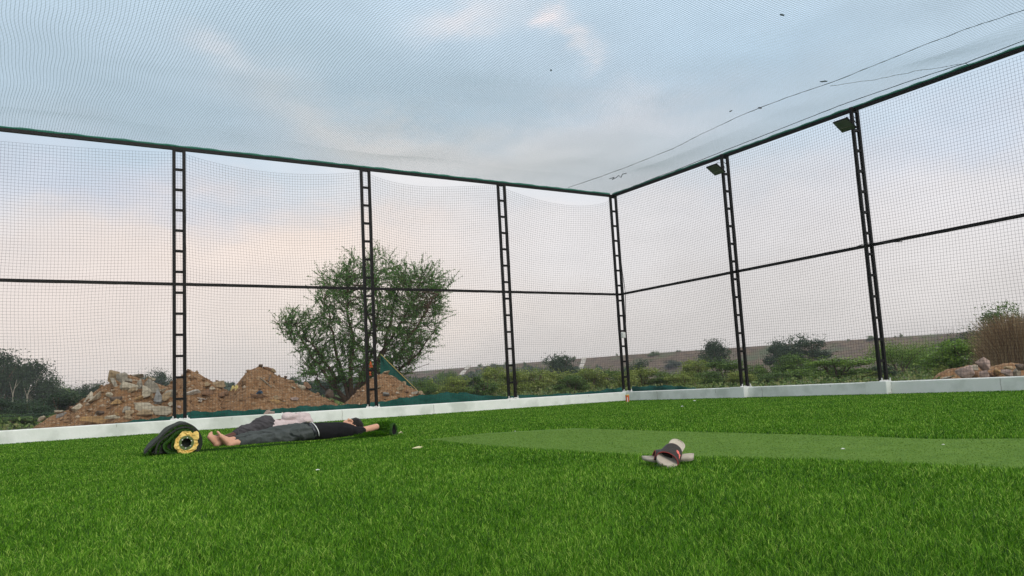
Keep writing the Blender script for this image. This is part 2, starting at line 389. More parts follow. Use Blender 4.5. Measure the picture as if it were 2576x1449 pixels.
# ------------------------------------------------------------------ nets (real cords)
def cords(P, r, axis):
    """P (L,N,3) polylines -> three sided cords"""
    Ln, Nn, _ = P.shape
    T = np.gradient(P, axis=1); T /= np.linalg.norm(T, axis=2, keepdims=True)+1e-9
    A = np.cross(T, axis); A /= np.linalg.norm(A, axis=2, keepdims=True)+1e-9
    B = np.cross(T, A)
    V = np.empty((Ln, Nn, 3, 3))
    for k in range(3):
        a = 2*np.pi*k/3; V[:, :, k] = P + r*(A*np.cos(a) + B*np.sin(a))
    idx = np.arange(Ln*Nn*3).reshape(Ln, Nn, 3)
    q = []
    for k in range(3):
        k2 = (k+1) % 3
        q.append(np.stack([idx[:, :-1, k], idx[:, :-1, k2], idx[:, 1:, k2], idx[:, 1:, k]], -1).reshape(-1, 4))
    return V.reshape(-1, 3), np.concatenate(q)
def net_from_grid(fun, u, v, r, axis, step=3):
    U1, V1 = np.meshgrid(u, v[::step] if (len(v)-1) % step == 0 else np.append(v[::step], v[-1]), indexing='ij'); a = cords(fun(U1, V1), r, axis)
    V2, U2 = np.meshgrid(v, u[::step] if (len(u)-1) % step == 0 else np.append(u[::step], u[-1]), indexing='ij'); b = cords(fun(U2, V2), r, axis)
    return np.concatenate([a[0], b[0]]), np.concatenate([a[1], b[1] + len(a[0])])
def side_net(name, origin, d, n, length, posts, droop, out, label, seed, r=.0017, cell=.052, smin=0.0):
    hgt = ZT - .05 - ZB
    edges = [smin] + list(posts) + [length]; edges = sorted(set(edges))
    ed = np.array(edges); dr = np.array(droop)
    def fun(s, z):
        i = np.clip(np.searchsorted(ed, s, side='right')-1, 0, len(ed)-2)
        a = ed[i]; b = ed[i+1]; t = (s-a)/(b-a)
        skew = dr[np.minimum(i, len(dr)-1), 1]
        tt = np.clip(t, 0, 1)**skew
        prof = np.sin(np.pi*tt)**.75
        D = dr[np.minimum(i, len(dr)-1), 0]*prof
        zz = z/hgt
        k = zz**2.0
        env = np.sin(np.pi*np.clip(t, 0, 1))
        zn = z - D*k - .05*env*np.sin(zz*np.pi)*np.abs(1.2+npnoise(s, z, seed, 1, .12)) + .030*npnoise(s, z, seed+1, 2, .35)*np.sin(np.pi*zz)
        sn = s + .06*npnoise(s, z, seed+2, 2, .22)*np.sin(np.pi*zz)
        bulge = out + .10*env*np.sin(np.pi*zz)*(.7+.6*npnoise(s, z, seed+3, 1, .2))
        P = origin_np + sn[..., None]*d_np + (-bulge)[..., None]*n_np
        P[..., 2] += ZB + .01 + np.clip(zn, 0, None)
        return P
    origin_np = np.array(origin); d_np = np.array(d); n_np = np.array(n)
    u = np.arange(smin, length, cell); v = np.arange(0, hgt, cell)
    V, Q = net_from_grid(fun, u, v, r, np.array(n))
    V -= origin_np
    o = link(name, bigmesh(name, V, Q), M['cord']); o.location = origin; tag(o, label, 'net'); return o
side_net('side_net', C0, -UL, NL, LEN_L-.3, SL[1:], [(.30, .8), (.20, 1.6), (.22, 1.1), (.16, .8), (.1, 1)], .05, 'dark square-mesh net of the left fence, sagging between its posts', 3)
side_net('side_net', C0, UR, NR, LEN_R-.3, SR, [(.03, 1), (.03, 1), (.04, 1)], .05, 'dark square-mesh net of the right fence, taut under its rail', 9)

def roof_fun(a, b):        # a along -UL from the corner, b along UR from the corner
    edge = np.clip(np.minimum(a, b)/1.2, 0, 1)
    sag = (.03 + .10*np.clip(np.minimum(a, b)/4, 0, 1))
    w = .035*npnoise(a, b, 21, 3, .16) + .02*np.sin(a*1.9+.7*np.sin(b*1.3))
    z = ZT + .02 - edge*(sag + w)
    a2 = a + edge*(.10*npnoise(a, b, 31, 3, .16)); b2 = b + edge*(.10*npnoise(a, b, 41, 3, .17))
    P = np.array(C0) + a2[..., None]*np.array(-UL) + b2[..., None]*np.array(UR); P[..., 2] = z; return P
u = np.arange(0, LEN_L, .040); v = np.arange(0, LEN_R+2, .040)
V, Q = net_from_grid(roof_fun, u, v, .0017, np.array((0, 0, 1.0)), step=5)
V -= np.array(C0)
o = link('roof_net', bigmesh('roof_net', V, Q), M['roofcord']); o.location = C0; tag(o, 'pale fine-mesh net stretched over the whole cage as its roof', 'net')

def roofpt(px, py, dz=-.06): 
    d = ray(px, py); t = (ZT + dz - H)/d.z; return Vector((0, 0, H)) + d*t
def cordthing(name, pts, r, label, cat, m, jitter=0.0, sub=6):
    P = []
    for i in range(len(pts)-1):
        for k in range(sub):
            t = k/sub; P.append(pts[i].lerp(pts[i+1], t) + Vector((random.uniform(-1, 1), random.uniform(-1, 1), random.uniform(-.5, .5)))*jitter)
    P.append(pts[-1]); o0 = P[0].copy(); mb = MB().tube([p - o0 for p in P], r, 5)
    o = mb.build(name, m, smooth=True); o.location = o0; tag(o, label, cat); return o
cordthing('net_seam', [roofpt(*p) for p in ((1430, 472), (1560, 427), (1690, 375), (1780, 330), (1860, 292), (1980, 245), (2100, 205), (2320, 115), (2450, 66), (2576, 25), (2700, -25))], .0045, 'dark laced seam line crossing the roof net from the corner to the upper right', 'rope', M['rope'], .008)
cordthing('net_seam', [roofpt(*p) for p in ((2090, 216), (2200, 200), (2300, 180), (2425, 160))], .003, 'faint dotted seam branching between the laced seam and the edge rope of the roof', 'rope', M['rope'], .012)
cordthing('edge_rope', [roofpt(*p, -.02) for p in ((1552, 486), (1640, 450), (1700, 428), (1822, 379), (1900, 349), (2050, 290), (2122, 262), (2165, 247), (2300, 200), (2430, 158), (2576, 102), (2700, 52))], .006, 'thin dark rope along the edge of the roof net beside the right top rail', 'rope', M['rope'], .004)
cordthing('tie_cord', [roofpt(2428, 158, -.02), roofpt(2442, 168, -.01)], .005, 'short tie cord joining the edge rope to the right top rail', 'cord', M['rope'])
for (x, y, sz, lb) in ((1967, 38, .03, 'dark leaf speck caught high in the roof net near the top centre'), (1838, 280, .03, 'pale curled leaf caught in the roof net, left of a darker one'), (1912, 272, .035, 'dark leaf caught in the roof net left of the nearer floodlight'),
                       (1386, 177, .02, 'tiny dark leaf speck in the roof net above the tree side'), (2072, 205, .04, 'small pale scrap caught in the roof net beside the laced seam')):
    p = roofpt(x, y, -.05); mb = MB(); rr = random.Random(x)
    vs, fs = blobshape((0, 0, 0), sz*1.6, sz*.7, .01, rr); mb.add(vs, fs); o = mb.build('dry_leaf', M['rope']); o.location = p; o.rotation_euler = (0, 0, rr.uniform(0, 3)); tag(o, lb, 'leaf', 'leaf scraps on the roof net')
p0 = roofpt(1545, 448); pts = [roofpt(*q) - p0 for q in ((1533, 450), (1545, 446), (1540, 452), (1550, 447), (1556, 441), (1562, 447), (1566, 438), (1576, 436))]
o = MB().tube(pts, .008, 5).build('string_tangle', M['rope']); o.location = p0; tag(o, 'tangled bit of string lying on the roof net above the far corner', 'string')

# cable on the corner post
cb = [C0 + UR*.06 + NR*.02 + Z*z for z in (ZT-.15,)]
rel_pts = [ATC(px, py, (NL.x, NL.y), C0.dot(NL)+.12) for px, py in ((1549, 505), (1556, 600), (1565, 680), (1573, 735), (1574, 800), (1573, 852))]
cordthing('cable', rel_pts, .008, 'thin dark cable hanging down the corner post', 'cable', M['steel'])
bp = ATC(1568, 843, (NL.x, NL.y), C0.dot(NL)+.10)
rt = empty('junction_box', bp); tag(rt, 'small white box fixed on the corner post', 'junction box')
Mx = Matrix((UL, NL, Z)).transposed()
MB().box((0, 0, 0), .10, .06, .14, Mx).build('case', M['paperwhite'], rt, bevel=.008)
MB().box(NL*.033 , .07, .006, .10, Mx).build('cover', M['white'], rt)
cordthing('mast_cable', [AT(2105, 632, 15.0), AT(2150, 622, 14.6), AT(2178, 612, 14.1), AT(2230, 610, 13.6), AT(2270, 608, 13.3)], .006, 'thin cord tied across the nearer right post at the middle rail', 'cord', M['steel'])

# floodlights
def floodlight(s, label, off):
    # panel edge a along the right wall, edge b tilted down towards the wall
    base = C0 + UR*s + Z*(ZT-.32) + NR*(.22+off)
    root = empty('floodlight', base); tag(root, label, 'floodlight', 'floodlights on the right fence')
    th = R(31); b = (-NR*math.cos(th) - Z*math.sin(th)); a = UR.copy(); n = a.cross(b).normalized()
    if n.z > 0: n = -n
    Mx = Matrix((a, b, n)).transposed()
    c = -UR*.06
    MB().box(c, .29, .29, .025, Mx).build('frame', M['steel'], root, bevel=.004)
    MB().box(c + n*.0135, .265, .265, .006, Mx).build('glass', M['glass'], root)
    g = MB(); g.box(c + n*.018 + b*.045, .20, .006, .003, Mx); g.build('reflector_edge', M['rock_grey'], root)
    f = MB()
    for i in range(7): f.box(c - n*.03 + a*(-.1+.033*i), .006, .2, .035, Mx)
    f.build('cooling_fin', M['steel'], root)
    br = MB()
    for sg in (-1, 1): br.tube([c + a*(sg*.155) + b*.0, c + a*(sg*.155) - n*.07, -NR*(.17+off)*1.0 + UR*(sg*.04) + Z*.03], .007, 6)
    br.tube([c - a*.16, c + a*.16], .006, 6); br.build('bracket', M['steel'], root)
    MB().tube([c - n*.05, c - n*.12 + Z*.05, -NR*.2 + Z*.16, -NR*.26 + Z*.12, -NR*.29 + Z*.02], .006, 6).build('cable', M['steel'], root)
    return root
floodlight(SR[1], 'black floodlight with a green turf reflection in its glass colour on the nearer right post', .0)
floodlight(SR[0], 'black floodlight with a green turf reflection in its glass colour on the farther right post', .0)

# ------------------------------------------------------------------ shade cloth strip outside the left wall
def shade_strip(name, prof, n, c, label, d):
    top = [ATC(x, y, (n.x, n.y), c) for x, y in prof]
    o0 = top[0].copy(); o0.z = 0; vs = []; fs = []; K = 5; P = []
    for i in range(len(top)-1):
        sub = 8
        for k in range(sub): P.append(top[i].lerp(top[i+1], k/sub))
    P.append(top[-1])
    for i, p in enumerate(P):
        for j in range(K+1):
            t = j/K; z = (p.z + .012*math.sin(i*.8)+.008*math.sin(i*2.3))*t + (-.02)*(1-t)
            q = Vector((p.x, p.y, z)) + n*(.035*math.sin(i*.55+j*1.1) - .10*t); vs.append(q - o0)
    for i in range(len(P)-1):
        for j in range(K): a = i*(K+1)+j; fs.append((a, a+1, a+K+2, a+K+1))
    me = pymesh(name, vs, fs); o = link(name, me, M['shade'], smooth=True); o.location = o0
    md = o.modifiers.new('thick', 'SOLIDIFY'); md.thickness = .006
    tag(o, label, 'shade cloth'); return o
shade_strip('shade_cloth', [(180, 1078), (330, 1060), (400, 1050), (440, 1046), (480, 1036), (560, 1034), (640, 1031), (700, 1029), (760, 1022), (820, 1020), (880, 1018), (940, 1014), (1010, 1002), (1060, 995), (1130, 987), (1170, 988), (1250, 997), (1330, 994), (1420, 991), (1500, 985), (1540, 978), (1570, 975)], NL, C0.dot(NL)-.45, 'crumpled dark green shade cloth strip lying outside the left wall', -UL)
shade_strip('shade_cloth', [(1580, 973), (1620, 972), (1660, 970), (1700, 972), (1740, 976)], NR, C0.dot(NR)-.45, 'short heap of dark green shade cloth outside the right wall beside the corner', UR)

# brick on the left wall
p = C0 - UL*0; 
bpnt = ATC(677, 1037, (NL.x, NL.y), C0.dot(NL)); bpnt.z = ZB
rr = random.Random(5); mb = MB(); mb.add(*blobshape((0, 0, 0), .10, .05, .07, rr, 8, 4)); o = mb.build('stone', M['rock_pink']); o.location = bpnt; tag(o, 'pinkish stone lying on top of the left wall behind the lying men', 'stone')
bp2 = ATC(710, 1037, (NL.x, NL.y), C0.dot(NL)); bp2.z = ZB; mb = MB(); mb.add(*blobshape((0, 0, 0), .02, .02, .02, rr)); o = mb.build('stone', M['rock_white']); o.location = bp2; tag(o, 'tiny white stone chip on the left wall right of the pinkish stone', 'stone')

# ------------------------------------------------------------------ embankment and chutes
RIDGE = [(-200, 1052), (300, 1003), (700, 966), (1000, 938), (1290, 915), (1575, 893), (2050, 861), (2400, 838), (2576, 824), (2900, 800), (3400, 765)]
RH = 9.5
ridge = []
for x, y in RIDGE[2:]:
    d = ray(x, y); t = (RH-H)/d.z; ridge.append(Vector((0, 0, H)) + d*t)
foot = []
vs = []; fs = []; NS = 10; KR = 14
P = []
for i in range(len(ridge)-1):
    for k in range(NS): P.append(ridge[i].lerp(ridge[i+1], k/NS))
P.append(ridge[-1])
for i, p in enumerate(P):
    dd = Vector((p.x, p.y, 0)).normalized()
    tang = (P[min(i+1, len(P)-1)] - P[max(i-1, 0)]); nn = Vector((tang.y, -tang.x, 0)).normalized()
    if nn.dot(dd) > 0: nn = -nn
    vs.append(p + nn*(-30) + Z*(-.2))
    for k in range(KR+1):
        t = k/KR; q = p + nn*(26*t); q.z = RH*(1-t) - .1*(k == KR)
        if 0 < k: q.z += .25*math.sin(i*1.3+k*2.1)*(1-t) + .2*math.sin(i*.37+k)
        vs.append(q)
Wn = KR+2
for i in range(len(P)-1):
    for k in range(Wn-1): a = i*Wn+k; fs.append((a, a+1, a+Wn+1, a+Wn))
me = pymesh('embankment', vs, fs); o = link('embankment', me, M['berm'], smooth=True); tag(o, 'long brown grassy embankment closing the view behind the bushes', kind='structure')
def on_berm(px, py):
    d = ray(px, py); best = None
    for i in range(len(P)-1):
        a = P[i]; b = P[i+1]
        # plane of the slope at this segment
        tang = (b-a); nn = Vector((tang.y, -tang.x, 0)).normalized()
        if nn.dot(Vector((a.x, a.y, 0))) > 0: nn = -nn
        pn = tang.cross(nn*26 - Z*RH).normalized()
        t = (a - Vector((0, 0, H))).dot(pn)/d.dot(pn)
        q = Vector((0, 0, H)) + d*t
        s = (q-a).dot(tang)/tang.length_squared
        if 0 <= s <= 1: best = q
    return best if best is not None else AT(px, py, 270)
def chute(pts, w, label):
    A = [on_berm(*p) for p in pts]; o0 = A[-1].copy(); root = empty('concrete_chute', o0); tag(root, label, 'chute', 'concrete drains on the embankment')
    for i in range(len(A)-1):
        a, b = A[i]-o0, A[i+1]-o0; n = 7
        for k in range(n):
            t = (k+.5)/n; c = a.lerp(b, t) + Z*.25; d = (b-a); L_ = d.length/n; d.normalize()
            side = d.cross(Z).normalized(); up = side.cross(d)
            Mx = Matrix((d, side, up)).transposed()
            if (k+i*3) % 5 == 3: continue
            MB().box(c, L_*1.0, w, .35+.2*((k+i) % 2), Mx).build('step', M['chute'], root)
chute([(1181, 921), (1160, 945), (1147, 962)], 1.6, 'pale stepped concrete chute low on the embankment left of the third ladder post')
chute([(1470, 902), (1466, 916), (1461, 931)], 1.5, 'short broken concrete chute on the embankment left of the corner post')

# ------------------------------------------------------------------ foliage
def leaves(c, n, size, rng, flat=1.0):
    """c (n,3) centres -> quads"""
    a = rng.normal(size=(n, 3)); a /= np.linalg.norm(a, axis=1, keepdims=True)
    b = np.cross(a, rng.normal(size=(n, 3))); b /= np.linalg.norm(b, axis=1, keepdims=True)
    s = size*rng.uniform(.6, 1.4, (n, 1)); a = a*s; b = b*s*.5
    V = np.stack([c-a, c+b*.9, c+a, c-b*.9], 1).reshape(-1, 3)
    return V, np.arange(4*n).reshape(-1, 4)
def crown_mesh(name, seed, n=6500, clumps=26, leaf=.022, shape='round', open_=.0):
    """unit crown: width 1 (x,y), height 1 (z 0..1)"""
    rng = np.random.default_rng(seed); C = []; Rr = []
    while len(C) < clumps:
        p = rng.uniform(-1, 1, 3)
        if np.linalg.norm(p) > 1: continue
        if shape == 'round': q = np.array([p[0]*.40, p[1]*.40, .48+p[2]*.38])
        elif shape == 'flat': q = np.array([p[0]*.42, p[1]*.42, .70+p[2]*.2])
        elif shape == 'tall': q = np.array([p[0]*.34, p[1]*.34, .58+p[2]*.36])
        elif shape == 'spiky': q = np.array([p[0]*.36, p[1]*.36, .5+p[2]*.36])
        C.append(q); Rr.append(rng.uniform(.09, .19))
    C = np.array(C); Rr = np.array(Rr); k = rng.integers(0, clumps, n)
    d = rng.normal(size=(n, 3)); d /= np.linalg.norm(d, axis=1, keepdims=True); rad = rng.uniform(.35, 1.08, (n, 1))**.6
    pts = C[k] + d*rad*Rr[k][:, None]*np.array([1, 1, .8])
    m = n//9; st = C[rng.integers(0, clumps, m)]; dd = rng.normal(size=(m, 3)); dd[:, 2] = np.abs(dd[:, 2]); dd /= np.linalg.norm(dd, axis=1, keepdims=True)
    pts = np.concatenate([pts, st + dd*rng.uniform(.15, .30, (m, 1))]); k = np.concatenate([k, rng.integers(0, clumps, m)]); n2 = len(pts)
    pts[:, 2] = np.clip(pts[:, 2], 0.0, 1.05)
    V, Q = leaves(pts, n2, leaf, rng)
    cr = rng.uniform(0, 1, clumps); r = np.clip(cr[k]*.55 + rng.uniform(0, .5, n2), 0, 1)
    return bigmesh(name, V, Q, np.repeat(r, 4))
def stem_mesh(name, seed, n=6, spread=.3, top=.75, r=.02, single=False):
    rr = random.Random(seed); mb = MB()
    for i in range(n):
        a = rr.uniform(0, 6.28); e = spread*rr.uniform(.4, 1)
        z0 = 0 if not single else .35
        p0 = Vector((.02*math.cos(a), .02*math.sin(a), z0 if i else 0)) if single else Vector((.03*math.cos(a), .03*math.sin(a), 0))
        p2 = Vector((e*math.cos(a), e*math.sin(a), top*rr.uniform(.8, 1.1))); p1 = p0.lerp(p2, .5) + Vector((rr.uniform(-.05, .05), rr.uniform(-.05, .05), .03))
        mb.tube([p0, p1, p2], [r, r*.6, r*.25], 5)
    if single: mb.tube([(0, 0, -.02), (.01, .0, .2), (0, .01, .42)], [r*1.7, r*1.3, r], 7)
    me = pymesh(name, mb.v, mb.f); return me
CM = {}
for key, args in dict(round1=dict(seed=1), round2=dict(seed=2, clumps=34, n=7500), round3=dict(seed=3, clumps=20), tall1=dict(seed=4, shape='tall', clumps=34, n=9000, leaf=.017), tall2=dict(seed=5, shape='tall', clumps=26, n=7000, leaf=.018),
                      flat1=dict(seed=6, shape='flat', clumps=26, n=6000, leaf=.018), bare=dict(seed=7, clumps=16, n=160, leaf=.016), small=dict(seed=8, n=2500, clumps=14, leaf=.035)).items():
    CM[key] = crown_mesh('foliage_' + key, **args)
SM = {'bush': stem_mesh('stem_bush', 1), 'tree': stem_mesh('stem_tree', 2, 7, .3, .8, .022, True), 'bare': stem_mesh('stem_bare', 3, 26, .42, .95, .008), 'pale': stem_mesh('stem_pale', 4, 7, .26, .8, .016, True)}
def mesh_with(me, m):
    key = me.name + '|' + m.name
    if key in bpy.data.meshes: return bpy.data.meshes[key]
    c = me.copy(); c.name = key; c.materials.clear(); c.materials.append(m); return c
def plant(name, crown, stem, lm, bm_, loc, w, h, rz, label, cat, group, cn='foliage', sn='stem', lean=0):
    root = empty(name, loc, rz); tag(root, label, cat, group)
    a = bpy.data.objects.new(cn, mesh_with(CM[crown], M[lm])); COL.objects.link(a); a.parent = root; a.scale = (w, w, h); a.rotation_euler = (0, lean, 0)
    b = bpy.data.objects.new(sn, mesh_with(SM[stem], M[bm_])); COL.objects.link(b); b.parent = root; b.scale = (w, w, h); b.rotation_euler = (0, lean, 0)
    return root
def place_px(x, top, w, dist, base_z=0.0):
    t = AT(x, top, dist); loc = Vector((t.x, t.y, base_z)); width = w/F*dist*1.12; return loc, width, t.z - base_z
G1 = 'bushes between the cage and the embankment'
BUSH = [
 (1062, 975, 50, 80, 'round3', 'leaf_mid', 'low green shrub where the right earth heap meets the green cloth'),
 (1150, 972, 70, 78, 'round2', 'leaf_light', 'yellowish low shrub above the widest part of the green cloth'),
 (1212, 968, 60, 76, 'small', 'leaf_mid', 'low shrub above the green cloth left of the third ladder post'),
 (1290, 955, 70, 80, 'round1', 'leaf_light', 'light green shrub seen right through the third ladder post'),
 (1440, 965, 70, 72, 'round2', 'leaf_mid', 'low green shrub in front of the bushes midway between third and corner posts'),
 (1568, 955, 56, 76, 'round3', 'leaf_light', 'light green shrub seen through the corner ladder post'),
 (1712, 955, 70, 74, 'round1', 'leaf_light', 'low yellow-green shrub left of the pale dead stem'),
 (1785, 952, 70, 76, 'round2', 'leaf_mid', 'low green shrub in the right part of the first right bay'),
 (1862, 948, 60, 74, 'round3', 'leaf_light', 'light shrub seen through the far right ladder post'),
 (1945, 948, 70, 76, 'round1', 'leaf_mid', 'low green shrub above the right wall left of the dome shaped bush'),
 (2215, 935, 60, 80, 'round2', 'leaf_dark', 'dark shrub seen through the nearer right ladder post'),
 (1093, 966, 52, 85, 'small', 'leaf_light', 'low light green bush just right of the green tarp'),
 (1129, 946, 48, 140, 'round3', 'leaf_mid', 'dull green bush below the foot of the left concrete chute'),
 (1183, 959, 58, 95, 'round1', 'leaf_dark', 'rounded dark bush midway between the left chute and the third ladder post'),
 (1240, 943, 68, 90, 'round2', 'leaf_light', 'light green bush directly left of the third ladder post'),
 (1340, 943, 92, 88, 'round3', 'leaf_light', 'wide light green bush directly right of the third ladder post'),
 (1400, 945, 64, 92, 'round1', 'leaf_light', 'light green bush in front of the tall dark shrub tree'),
 (1407, 916, 78, 150, 'round2', 'leaf_dark', 'tall dark green shrub tree left of the short broken chute'),
 (1480, 943, 84, 88, 'round2', 'leaf_light', 'light green bush below the short broken chute'),
 (1535, 939, 52, 90, 'round1', 'leaf_mid', 'mid green bush just left of the corner post'),
 (1607, 920, 56, 150, 'round3', 'leaf_dark', 'dark bush above the light ones just right of the corner post'),
 (1612, 936, 72, 90, 'round1', 'leaf_light', 'light yellow-green bush at the right of the corner post'),
 (1672, 943, 64, 90, 'round3', 'leaf_mid', 'mid green bush in the middle of the first right bay'),
 (1747, 923, 72, 95, 'round2', 'leaf_light', 'light green bush right of the thin bare pole in the first right bay'),
 (1800, 888, 66, 150, 'tall1', 'leaf_dark', 'tall dark tree just left of the far right ladder post'),
 (1825, 917, 78, 85, 'round1', 'leaf_mid', 'mid green bush in front of the dark tree at the far right ladder post'),
 (1905, 926, 52, 90, 'round3', 'leaf_mid', 'small mid green bush just right of the far right ladder post'),
 (1958, 881, 50, 160, 'round2', 'leaf_dark', 'small dark tree left of the broad dark one in the second right bay'),
 (2022, 875, 98, 140, 'tall2', 'leaf_dark', 'broad dark tree on the slope in the second right bay'),
 (1990, 910, 78, 90, 'round2', 'leaf_mid', 'mid green bush below the broad dark tree in the second right bay'),
 (2100, 912, 140, 80, 'round1', 'leaf_bright', 'big dome shaped green bush in the second right bay'),
 (2187, 940, 52, 75, 'small', 'leaf_light', 'small light green bush just left of the nearer right ladder post'),
 (2367, 927, 34, 50, 'small', 'leaf_light', 'small bright green round shrub left of the pink rocks'),
 (2410, 880, 120, 62, 'round2', 'leaf_bright', 'spreading green bush behind the pink rocks'),
 (2470, 845, 84, 120, 'round3', 'leaf_dark', 'dark bush on the slope behind the dry reed clump'),
 (2520, 813, 92, 110, 'tall2', 'leaf_mid', 'pale leafy tree top rising over the embankment above the dry reeds'),
 (2310, 905, 60, 110, 'round1', 'leaf_dark', 'dark bluish bush behind the leaning green tree'),
]
for i, (x, top, w, dist, cr_, lm, lb) in enumerate(BUSH):
    dist *= .45 if dist < 100 else .62
    loc, width, h = place_px(x, top, w, dist)
    plant('bush', cr_, 'bush', lm, 'bark', loc, width*1.32, h*(1.75 if i < 11 else 1.42), i*1.37, lb, 'bush', G1)
for (x, top, w, lm, lb) in ((1247, 914, 48, 'leaf_dark', 'dark bush on the embankment slope left of the third ladder post'), (1690, 905, 52, 'leaf_dark', 'dark bush on the slope in the first right bay'),
                       (1645, 884, 30, 'leaf_mid', 'small bush on the embankment crest in the first right bay'), (2190, 845, 26, 'leaf_mid', 'small bush on the embankment crest just left of the nearer right ladder post'),
                       (1300, 925, 40, 'leaf_dark', 'low dark bush on the slope right of the third ladder post'), (1975, 905, 36, 'leaf_dark', 'low dark bush on the slope behind the mid green bushes of the second right bay')):
    q = on_berm(x, top + w*.42); dist = math.hypot(q.x, q.y); t = AT(x, top, dist)
    plant('bush', 'round3', 'bush', lm, 'bark', q - Z*.3, w/F*dist*1.1, (t.z - q.z)+.6, x*.1, lb, 'bush', 'bushes on the embankment')
loc, width, h = place_px(2378, 820, 66, 180); plant('bare_shrub', 'bare', 'bare', 'leaf_dark', 'bark', loc, width, h, 1, 'leafless twiggy shrub standing out above the embankment crest', 'bush', 'bushes on the embankment')
# crest tufts: tiny plants along the skyline
crest = []
rr = random.Random(11)
for k in range(30):
    px = rr.uniform(1150, 2540); 
    yy = np.interp(px, [r[0] for r in RIDGE], [r[1] for r in RIDGE]); q = on_berm(px, yy+1.0)
    if q is None: continue
    r_ = plant('grass_tuft', 'small', 'bare', 'leaf_weed', 'bark', q - Z*.2, rr.uniform(.7, 2.2), rr.uniform(.5, 1.5), k, ('small dry tuft on the embankment skyline ' + ('left of the third ladder post' if px < 1285 else 'between the third and corner ladder posts' if px < 1567 else 'in the first bay right of the corner' if px < 1855 else 'in the bay between the two floodlight posts' if px < 2200 else 'right of the nearer floodlight post')), 'tuft', 'dry tufts along the embankment crest')
# leaning green tree in the last right bay and its neighbour
def limb_tree(name, x, top, w, dist, lm, label, leanv, seed):
    loc, width, h = place_px(x, top, w, dist); root = empty(name, loc); tag(root, label, 'tree', 'green trees beyond the right fence')
    rr = random.Random(seed); side = Vector((loc.y, -loc.x, 0)).normalized(); rng = np.random.default_rng(seed)
    mb = MB(); tips = []
    for i in range(7):
        a = rr.uniform(-1, 1); e = side*(width*.5*a + leanv*width) + Vector((loc.x, loc.y, 0)).normalized()*rr.uniform(-.4, .4)*width*.6 + Z*(h*rr.uniform(.55, .9))
        m_ = e*.5 + Z*h*.06 - side*leanv*width*.25
        mb.tube([Vector((0, 0, 0)), m_, e], [.05*h/2.4, .032*h/2.4, .012], 6); tips.append(e); tips.append(m_*.6+e*.4); tips.append(m_*.3+e*.7)
    mb.build('trunk', M['bark'], root)
    T = np.array([list(t) for t in tips]); n = 9500; k = rng.integers(0, len(T), n)
    pts = T[k] + rng.normal(size=(n, 3))*np.array([.12*width, .12*width, .10*h])*1.0; pts[:, 2] -= rng.exponential(.05*h, n); pts[:, 2] = np.clip(pts[:, 2], .02, h*1.03)
    V, Q = leaves(pts, n, .042*h/2.4, rng); link('crown', bigmesh('crown', V, Q, np.repeat(np.clip(rng.uniform(0, .6, n)+.4*(k/len(T)), 0, 1), 4)), M[lm], root)
limb_tree('leaning_tree', 2255, 850, 118, 42, 'leaf_bright', 'green tree with drooping branches right behind the nearer right ladder post', .12, 3)
limb_tree('green_tree', 2335, 858, 104, 44, 'leaf_bright', 'green tree with dark forked stems in the middle of the last right bay', -.1, 8)
# thin poles in the bushes
for (x, y0, y1, lb) in ((1747, 907, 940, 'thin pale dead stem standing above the bushes left of the far right ladder post'), (1706, 938, 975, 'thin pale dead stem among the low bushes of the first right bay'), (1906, 870, 905, 'thin dead stem on the slope just right of the far right ladder post')):
    a = AT(x, y0, 90); b = Vector((a.x, a.y, 0)); o = MB().tube([Vector((0, 0, 0)), Vector((.02, .03, a.z*.5)), Vector((0, 0, a.z))], [.06, .05, .03], 6).build('dead_stem', M['palebark']); o.location = b; tag(o, lb, 'dead stem', 'dead stems among the bushes')

# dry reed clump on the right
def reeds():
    rng = np.random.default_rng(4); n = 6500; c = AT(2556, 900, 24); c.z = 0
    side = np.array(Vector((c.y, -c.x, 0)).normalized()); dep = np.array(Vector((c.x, c.y, 0)).normalized())
    u = rng.normal(0, .42, n); w = rng.uniform(-.5, .6, n)
    base = side*u[:, None]*.8 + dep*w[:, None]; hh = 1.55*np.exp(-(u/.75)**2)*rng.uniform(.55, 1.0, n)+.15
    lean = side*(u*.55 + rng.normal(0, .22, n))[:, None] + dep*rng.normal(0, .15, n)[:, None]
    wd = rng.uniform(.002, .006, n); sd_ = side*wd[:, None]
    m = base + lean*.35*hh[:, None]; m[:, 2] = hh*.55; t = base + lean*hh[:, None]; t[:, 2] = hh
    V = np.stack([base-sd_, base+sd_, m+sd_, m-sd_, t+sd_*.3, t-sd_*.3], 1).reshape(-1, 3)
    i = np.arange(n)[:, None]*6; Q = np.concatenate([i+np.array([[0, 1, 2, 3]]), i+np.array([[3, 2, 4, 5]])])
    root = empty('reed_clump', c); tag(root, 'big clump of dry brown reeds at the right edge behind the pink rocks', 'reeds')
    link('stalks', bigmesh('stalks', V, Q, np.repeat(rng.uniform(0, 1, n), 6)), M['reed'], root)
    k = rng.integers(0, n, 900); pts = t[k]*rng.uniform(.7, 1, (900, 1)) + rng.normal(0, .03, (900, 3)); V, Q = leaves(pts, 900, .03, rng)
    link('seed_heads', bigmesh('seed_heads', V, Q, np.repeat(rng.uniform(.4, 1, 900), 4)), M['reed'], root)
reeds()

